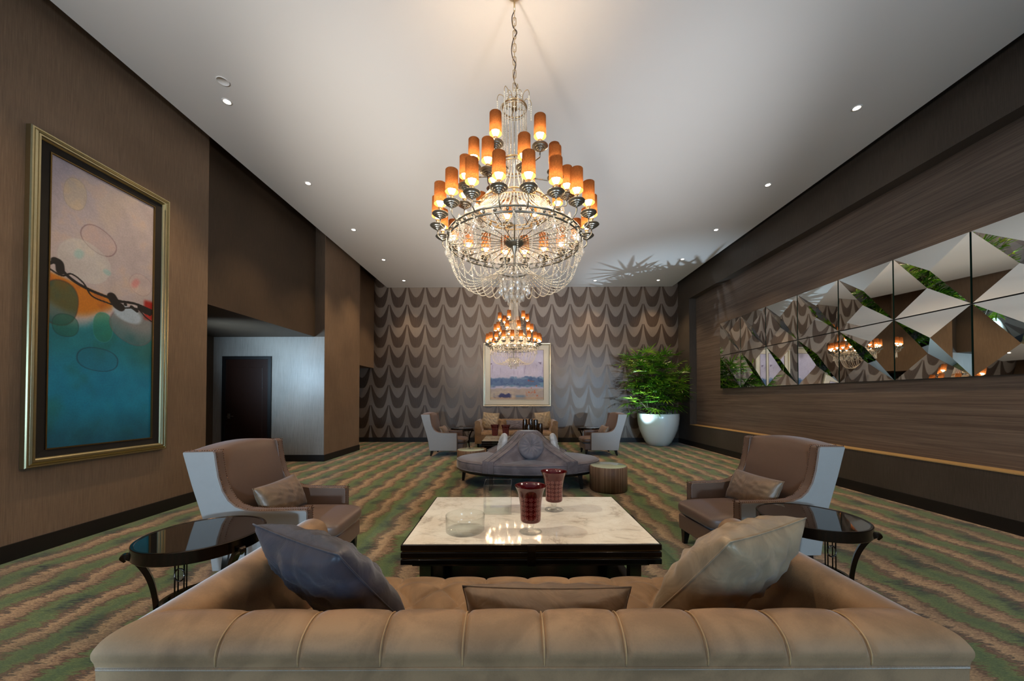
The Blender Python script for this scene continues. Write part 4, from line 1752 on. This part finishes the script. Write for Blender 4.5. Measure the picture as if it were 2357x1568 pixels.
def round_cushion(label, loc, rot, m):
    t = MB()

    def fn(u, v):
        th = 2 * PI * u
        a = lerp(-PI / 2, PI / 2, v)
        r = .20 * (abs(math.cos(a)) ** .45)
        y = .055 * math.copysign(abs(math.sin(a)) ** .7, math.sin(a))
        pl = .006 * math.sin(th * 14) * math.sin(min(1, r / .2) * PI)
        dimple = .035 * math.exp(-(r / .035) ** 2)
        sg = 1 if a > 0 else -1
        return (r * math.cos(th), y + sg * (pl - dimple), r * math.sin(th))
    t.grid(fn, 84, 26, cu=True)
    o = t.build('round_cushion', m, None, True)
    b = MB()
    b.ring(.198, .006, 0, 60, 6)
    b.v = [(x, z, y) for x, y, z in b.v]
    b.build('piping', m, o, True)
    q = MB().ico((0, -.035, 0), .014, 1).build('button', m, o, True)
    o.location = loc
    o.rotation_euler = rot
    tag(o, label, 'cushion', 'round pleated cushions on the settee')
    return o


round_cushion('round pleated grey cushion facing the camera on the round settee', (SX + .045, SY - .36, .64), (math.radians(-14), 0, 0), 'velvet_gl')
round_cushion('round pale cushion leaning on the left seat of the round settee', (SX - .43, SY + .03, .61), (math.radians(-14), 0, math.radians(-78)), 'pale')
round_cushion('round pale cushion leaning on the right seat of the round settee', (SX + .46, SY + .05, .61), (math.radians(-14), 0, math.radians(82)), 'pale')

# drums
dm = thing('drum_table', 'reeded walnut drum table with pale top at the right of the round settee', 'side table', (1.40, 5.57, 0), 0, 'reeded walnut drum tables')
MB().lathe([(.265, 0), (.270, .018), (.279, .020), (.279, .365), (.273, .372)], 240, mod=lambda i: 1 + .006 * abs(math.sin(i * PI / 4))).build('drum', 'fluted', dm, True)
MB().lathe([(0, .360), (.267, .360), (.267, .376), (.263, .378), (0, .378)], 64).build('top', 'drumtop', dm, True, angle=.5)
dup(dm, (-.92, 7.25, 0), .5, 'reeded walnut drum table behind the left side of the round settee', 'reeded walnut drum tables')

# ================================================================== COFFEE TABLES
def make_table(label):
    t = thing('coffee_table', label, 'coffee table', (0, 0, 0), 0, 'marble coffee tables')
    W2, D2 = .865, .575
    MB().box(-W2, W2, -D2, D2, .392, .420).build('marble_top', 'marble', t, bevel=.002, seg=1)
    mb = MB()
    for z0, z1 in ((.378, .4165), (.330, .366), (.284, .319)):
        a, b = W2 + .012, D2 + .012
        mb.box(-a, a, -b, -b + .02, z0, z1).box(-a, a, b - .02, b, z0, z1).box(-a, -a + .02, -b + .02, b - .02, z0, z1).box(a - .02, a, -b + .02, b - .02, z0, z1)
    mb.build('apron_bands', 'blackgloss', t, bevel=.003, seg=2)
    mb = MB()
    for z0, z1 in ((.366, .378), (.319, .330)):
        a, b = W2 + .002, D2 + .002
        mb.box(-a, a, -b, b, z0, z1)
    mb.build('metal_inlay', 'chrome', t)
    mb = MB()
    for sd in (-1, 1):
        mb.box(-.028, .028, sd * (D2 + .002), sd * (D2 + .022), .276, .415)
        mb.box(sd * (W2 + .002), sd * (W2 + .022), -.028, .028, .276, .415)
    mb.build('centre_block', 'blackgloss', t, bevel=.002, seg=1)
    MB().box(-W2 + .05, W2 - .05, -D2 + .05, D2 - .05, .25, .32).build('sub_frame', 'blackgloss', t)
    for sx in (-1, 1):
        for sy in (-1, 1):
            MB().box(sx * (W2 - .13) - .04, sx * (W2 - .13) + .04, sy * (D2 - .13) - .04, sy * (D2 - .13) + .04, 0, .25).build('leg', 'blackgloss', t, bevel=.003, seg=1)
    MB().box(-W2 + .09, W2 - .09, -D2 + .09, D2 - .09, .03, .055).build('lower_shelf', 'blackgloss', t)
    return t


ta = make_table('low square white marble coffee table with black banded apron, nearest the camera')
ta.location = (.085, 3.02, 0)
ta.rotation_euler = (0, 0, math.radians(1.2))
dup(ta, (.06, 8.86, 0), 0, 'far marble coffee table, mostly hidden behind the round settee', 'marble coffee tables')

# objects on the near table
ZT = .4205


def hurricane():
    mb = MB().lathe([(0, .076), (.055, .076), (.070, .080), (.074, .088), (.075, .12), (.077, .19), (.084, .245), (.096, .295), (.114, .335), (.117, .338),
                     (.112, .335), (.092, .293), (.080, .243), (.073, .19), (.071, .12), (.070, .09), (.062, .083), (0, .081)], 72)
    o = mb.build('goblet_vase', 'red', None, True, angle=1.2)
    MB().lathe([(0, .0), (.080, .0), (.083, .002), (.080, .005), (.05, .010), (.022, .018), (.012, .028), (.012, .034), (.024, .042), (.026, .052), (.018, .062), (.020, .070), (.030, .0755), (0, .0755)], 40).build('stem_foot', 'glass', o, True, label='clear glass stem and foot')
    return o


rv = hurricane()
rv.location = (.10, 2.665, ZT)
tag(rv, 'ruby red etched glass goblet vase nearest on the marble table', 'vase', 'ruby glass goblet vases')
dup(rv, (.325, 3.19, ZT), .2, 'ruby red etched glass goblet vase behind and right of the nearest one', 'ruby glass goblet vases')
dup(rv, (-.53, 8.72, ZT), 0, 'ruby goblet vase on the far coffee table, left one of the pair', 'ruby glass goblet vases')
dup(rv, (-.27, 8.66, ZT), 0, 'ruby goblet vase on the far coffee table, right one of the pair', 'ruby glass goblet vases')

mb = MB()
a, h, tk = .118, .245, .004
vs = [(sx * a, sy * a, z) for z in (0, h) for sx, sy in ((-1, -1), (1, -1), (1, 1), (-1, 1))] + \
     [(sx * (a - tk), sy * (a - tk), z) for z in (.014, h) for sx, sy in ((-1, -1), (1, -1), (1, 1), (-1, 1))]
fs = [(3, 2, 1, 0)] + [(i, (i + 1) % 4, 4 + (i + 1) % 4, 4 + i) for i in range(4)] + [(8, 9, 10, 11)] + \
     [(8 + (i + 1) % 4, 8 + i, 12 + i, 12 + (i + 1) % 4) for i in range(4)] + [(4 + i, 4 + (i + 1) % 4, 12 + (i + 1) % 4, 12 + i) for i in range(4)]
mb.add(vs, fs)
o = mb.build('cube_vase', 'glass', None, bevel=.0015, seg=1)
o.location = (-.165, 3.165, ZT)
tag(o, 'clear square glass vase standing behind the round glass bowl', 'vase')
o = MB().lathe([(0, 0), (.138, 0), (.143, .004), (.144, .115), (.1430, .1162), (.1418, .115), (.1405, .010), (.134, .009), (0, .009)], 80).build('glass_bowl', 'glass', None, True, angle=.9)
o.location = (-.385, 2.69, ZT)
tag(o, 'low round clear glass bowl at the left of the red vases', 'bowl')


def amber(hh):
    return MB().lathe([(0, 0), (.045, 0), (.05, .01), (.060, hh * .35), (.062, hh * .6), (.056, hh * .9), (.052, hh), (.049, hh), (.053, hh * .9), (.061, hh * .6), (.059, hh * .35), (.047, .015), (0, .012)], 28)


for (x, y, hh, lb) in ((.19, 8.72, .47, 'tall smoky amber glass vase, leftmost of the far group'), (.275, 8.56, .36, 'short smoky amber vase, second from left in the far group'),
                       (.335, 8.86, .47, 'tall smoky amber vase, third from left in the far group'), (.455, 8.77, .46, 'tall smoky amber vase, fourth from left in the far group'),
                       (.555, 8.62, .38, 'shorter smoky amber vase, rightmost of the far group')):
    o = amber(hh).build('amber_vase', 'amber', None, True, angle=1.0)
    o.location = (x, y, ZT)
    tag(o, lb, 'vase', 'smoky amber vases on the far coffee table')

# ================================================================== ROUND SIDE TABLES
def make_side(label):
    t = thing('side_table', label, 'side table', (0, 0, 0), 0, 'round smoked-glass side tables')
    R = .305
    ZS = .60
    MB().lathe([(0, ZS - .012), (R - .012, ZS - .012), (R - .012, ZS - .003), (0, ZS - .003)], 96).build('glass_top', 'smoke', t, True, angle=.5)
    MB().lathe([(R - .014, ZS - .070), (R, ZS - .070), (R + .004, ZS - .066), (R + .004, ZS - .003), (R, ZS), (R - .010, ZS), (R - .014, ZS - .004), (R - .014, ZS - .070)], 96).build('rim', 'blackmetal', t, True, angle=.6)
    proto = None
    for k in range(3):
        a = k * 2 * PI / 3
        path = catmull([(R + .020, 0, ZS - .085), (R + .032, 0, ZS - .060), (R + .012, 0, ZS - .056), (R - .03, 0, ZS - .10), (R - .075, 0, ZS - .20), (R - .10, 0, ZS - .33), (R - .10, 0, ZS - .45), (R - .075, 0, .06), (R - .02, 0, .008)], 6)
        n_ = len(path)
        mb = MB()
        # flat bar leg: taper in width
        vs, fs = [], []
        for i, p in enumerate(path):
            f = i / (n_ - 1)
            wd = lerp(.006, .018, min(1, f * 4)) if f < .3 else lerp(.018, .012, (f - .3) / .7)
            tk_ = lerp(.005, .014, min(1, f * 4)) if f < .3 else lerp(.014, .009, (f - .3) / .7)
            p0 = Vector(path[max(0, i - 1)])
            p1 = Vector(path[min(n_ - 1, i + 1)])
            d = (p1 - p0).normalized()
            nn = Vector((-d.z, 0, d.x))
            for sy, sn in ((-1, -1), (1, -1), (1, 1), (-1, 1)):
                q = Vector(p) + nn * tk_ * sn + Vector((0, sy * wd, 0))
                vs.append(tuple(q))
        for i in range(n_ - 1):
            for k2 in range(4):
                l = (k2 + 1) % 4
                fs.append((i * 4 + k2, i * 4 + l, (i + 1) * 4 + l, (i + 1) * 4 + k2))
        fs += [(3, 2, 1, 0), tuple((n_ - 1) * 4 + q for q in range(4))]
        if proto is None:
            mb.add(vs, fs)
            proto = mb.build('leg', 'blackmetal', t, bevel=.003, seg=2)
            o = proto
        else:
            o = proto.copy()
            col.objects.link(o)
            o.parent = t
        o.rotation_euler = (0, 0, a)
    mb = MB()
    mb.lathe([(R - .115, .20), (R - .095, .20), (R - .095, .225), (R - .115, .225), (R - .115, .20)], 64)
    mb.build('ring_stretcher', 'blackmetal', t, True, angle=.5)
    for k in range(3):
        mb = MB()
        a = (k + .5) * 2 * PI / 3
        x, y = (R - .105) * math.cos(a), (R - .105) * math.sin(a)
        tx, ty = -math.sin(a), math.cos(a)
        for s_ in (-.022, .022):
            mb.tube([(x + tx * s_, y + ty * s_, .22), (x + tx * s_, y + ty * s_, ZS - .05)], .004, 6)
        mb.tube([(x + tx * .024 * math.cos(q), y + ty * .024 * math.cos(q), .44 + .034 * math.sin(q)) for q in [2 * PI * i / 20 for i in range(20)]], .004, 6, True)
        mb.build('ornament', 'blackmetal', t, True)
    return t


sa = make_side('round black-rimmed smoked glass side table at left, beside the foreground sofa arm')
sa.location = (-1.872, 2.145, 0)
sa.rotation_euler = (0, 0, math.radians(221))
SG = 'round smoked-glass side tables'
dup(sa, (2.0, 2.50, 0), math.radians(-38), 'round black-rimmed smoked glass side table at right, in front of the right armchair', SG)
dup(sa, (-1.48, 9.75, 0), math.radians(-20), 'small-looking round side table left of the far sofa', SG)
dup(sa, (1.98, 9.95, 0), math.radians(200), 'small-looking round side table right of the far sofa', SG)

# ================================================================== POTTED PALM
pp = thing('potted_palm', 'tall bushy green palm in a large white rounded planter in the far right corner', 'plant', (4.22, 10.86, 0))
sc_ = .585 / .5
prof = [(0, 0), (.26, 0), (.30, .015), (.38, .12), (.46, .28), (.53, .46), (.575, .64), (.593, .80), (.590, .93), (.586, .945), (.572, .945), (.566, .93), (.57, .80), (.55, .86), (0, .86)]
MB().lathe([(0, 0), (.26, 0), (.30, .015), (.38, .12), (.46, .28), (.53, .46), (.572, .64), (.588, .80), (.586, .93), (.580, .945), (.562, .945), (.555, .93), (.55, .85), (0, .85)], 80).build('planter', 'ceramic', pp, True, angle=.9)
MB().lathe([(0, .895), (.3, .89), (.55, .875), (.552, .86), (0, .86)], 40).build('soil', 'soil', pp, True)
rp = random.Random(42)
stems = MB()
leaves = MB()


def frond(c, d, L_, nb):
    """fan of blades at c, facing along d"""
    d = Vector(d).normalized()
    side = d.cross(Vector((0, 0, 1)))
    if side.length < .1:
        side = Vector((1, 0, 0))
    side.normalize()
    upv = side.cross(d)
    for k in range(nb):
        f = (k + .5) / nb - .5
        an = f * 3.3
        dirv = (d * math.cos(an) + side * math.sin(an) + upv * rp.uniform(-.08, .18)).normalized()
        ln = L_ * (1 - .35 * abs(f) * 1.4) * rp.uniform(.85, 1.1)
        wdt = rp.uniform(.014, .021)
        bn = dirv.cross(upv).normalized()
        prev = None
        vs, fs = [], []
        m_ = 5
        drop = rp.uniform(.05, .28)
        for i in range(m_ + 1):
            t_ = i / m_
            p = Vector(c) + dirv * ln * t_ + Vector((0, 0, -drop * ln * t_ * t_ * 1.3))
            ww = wdt * (math.sin(PI * min(1, .18 + t_ * .82)) ** .7) if i < m_ else .001
            fold = upv * ww * .35
            vs += [tuple(p - bn * ww + fold), tuple(p), tuple(p + bn * ww + fold)]
        for i in range(m_):
            b0 = i * 3
            fs += [(b0, b0 + 1, b0 + 4, b0 + 3), (b0 + 1, b0 + 2, b0 + 5, b0 + 4)]
        leaves.add(vs, fs)


XMAX = 5.13 - 4.22 - .03
for s_ in range(26):
    a = rp.uniform(0, 2 * PI)
    r0 = rp.uniform(.05, .45)
    bx, by = r0 * math.cos(a), r0 * math.sin(a)
    hgt = rp.choice([rp.uniform(.45, .9), rp.uniform(1.1, 1.7), rp.uniform(1.5, 2.05), rp.uniform(1.7, 2.1)])
    lean = rp.uniform(.05, .42)
    tx = bx + lean * math.cos(a) * 1.1 - .12
    ty = by + lean * math.sin(a) * .5 - .05
    ty = min(ty, .30)
    tx = min(tx, .45)
    path = [(lerp(bx, tx, t_ ** 1.3), lerp(by, ty, t_ ** 1.3), .86 + hgt * t_) for t_ in [i / 7 for i in range(8)]]
    stems.tube(path, [.014 - .006 * i / 7 for i in range(8)], 6)
    nf = 6 + int(hgt * 6)
    for k in range(nf):
        t_ = 1 - .62 * (k / nf) ** 1.2 if hgt > 1 else 1 - .5 * k / nf
        px, py, pz = lerp(bx, tx, t_ ** 1.3), lerp(by, ty, t_ ** 1.3), .86 + hgt * t_
        aa = k * 2.4 + s_ + rp.uniform(-.4, .4)
        el = rp.uniform(-.1, .8) if t_ > .85 else rp.uniform(-.35, .5)
        pd = Vector((math.cos(aa) * math.cos(el), math.sin(aa) * math.cos(el), math.sin(el)))
        pl_ = rp.uniform(.16, .50)
        e = Vector((px, py, pz)) + pd * pl_
        if e.x > XMAX - .18:
            e.x = XMAX - .18
            pd.x = min(pd.x, .1)
        if e.y > .42:
            e.y = .42
            pd.y = min(pd.y, 0)
        stems.tube([(px, py, pz), tuple(Vector((px, py, pz)).lerp(e, .5) + Vector((0, 0, .02))), tuple(e)], .0035, 5)
        frond(e, pd + Vector((0, 0, .15)), rp.uniform(.28, .42), rp.choice([8, 9, 10]))
# two long arching fronds that reach out sideways
for e, d in (((.62, -.35, 1.52), (1, -.3, -.35)), ((-.92, -.25, 1.45), (-1, -.2, -.1)), ((-.98, -.2, 1.25), (-.9, -.1, -.5)), ((-.86, -.2, .98), (-1, 0, -.4)), ((-.80, -.1, 1.75), (-1, 0, .2))):
    stems.tube(catmull([(e[0] * .3, e[1] * .3, e[2] - .25), (e[0] * .7, e[1] * .7, e[2] + .06), e], 5), .004, 5)
    frond(e, d, .36, 9)
vv = leaves.v
leaves.v = [(min(x, XMAX), min(y, .64), z) for x, y, z in vv]
stems.build('canes', 'stem', pp, True)
lf = leaves.build('foliage', 'leaf', pp)
# uplight tucked in the planter corner throws the frond shadows on the ceiling
light('planter_uplight', 'SPOT', (3.3, 10.25, .06), (4.25, 10.45, 4.97), 420, (.62, .82, 1.0), spot_size=1.15, spot_blend=.9, shadow_soft_size=.012)
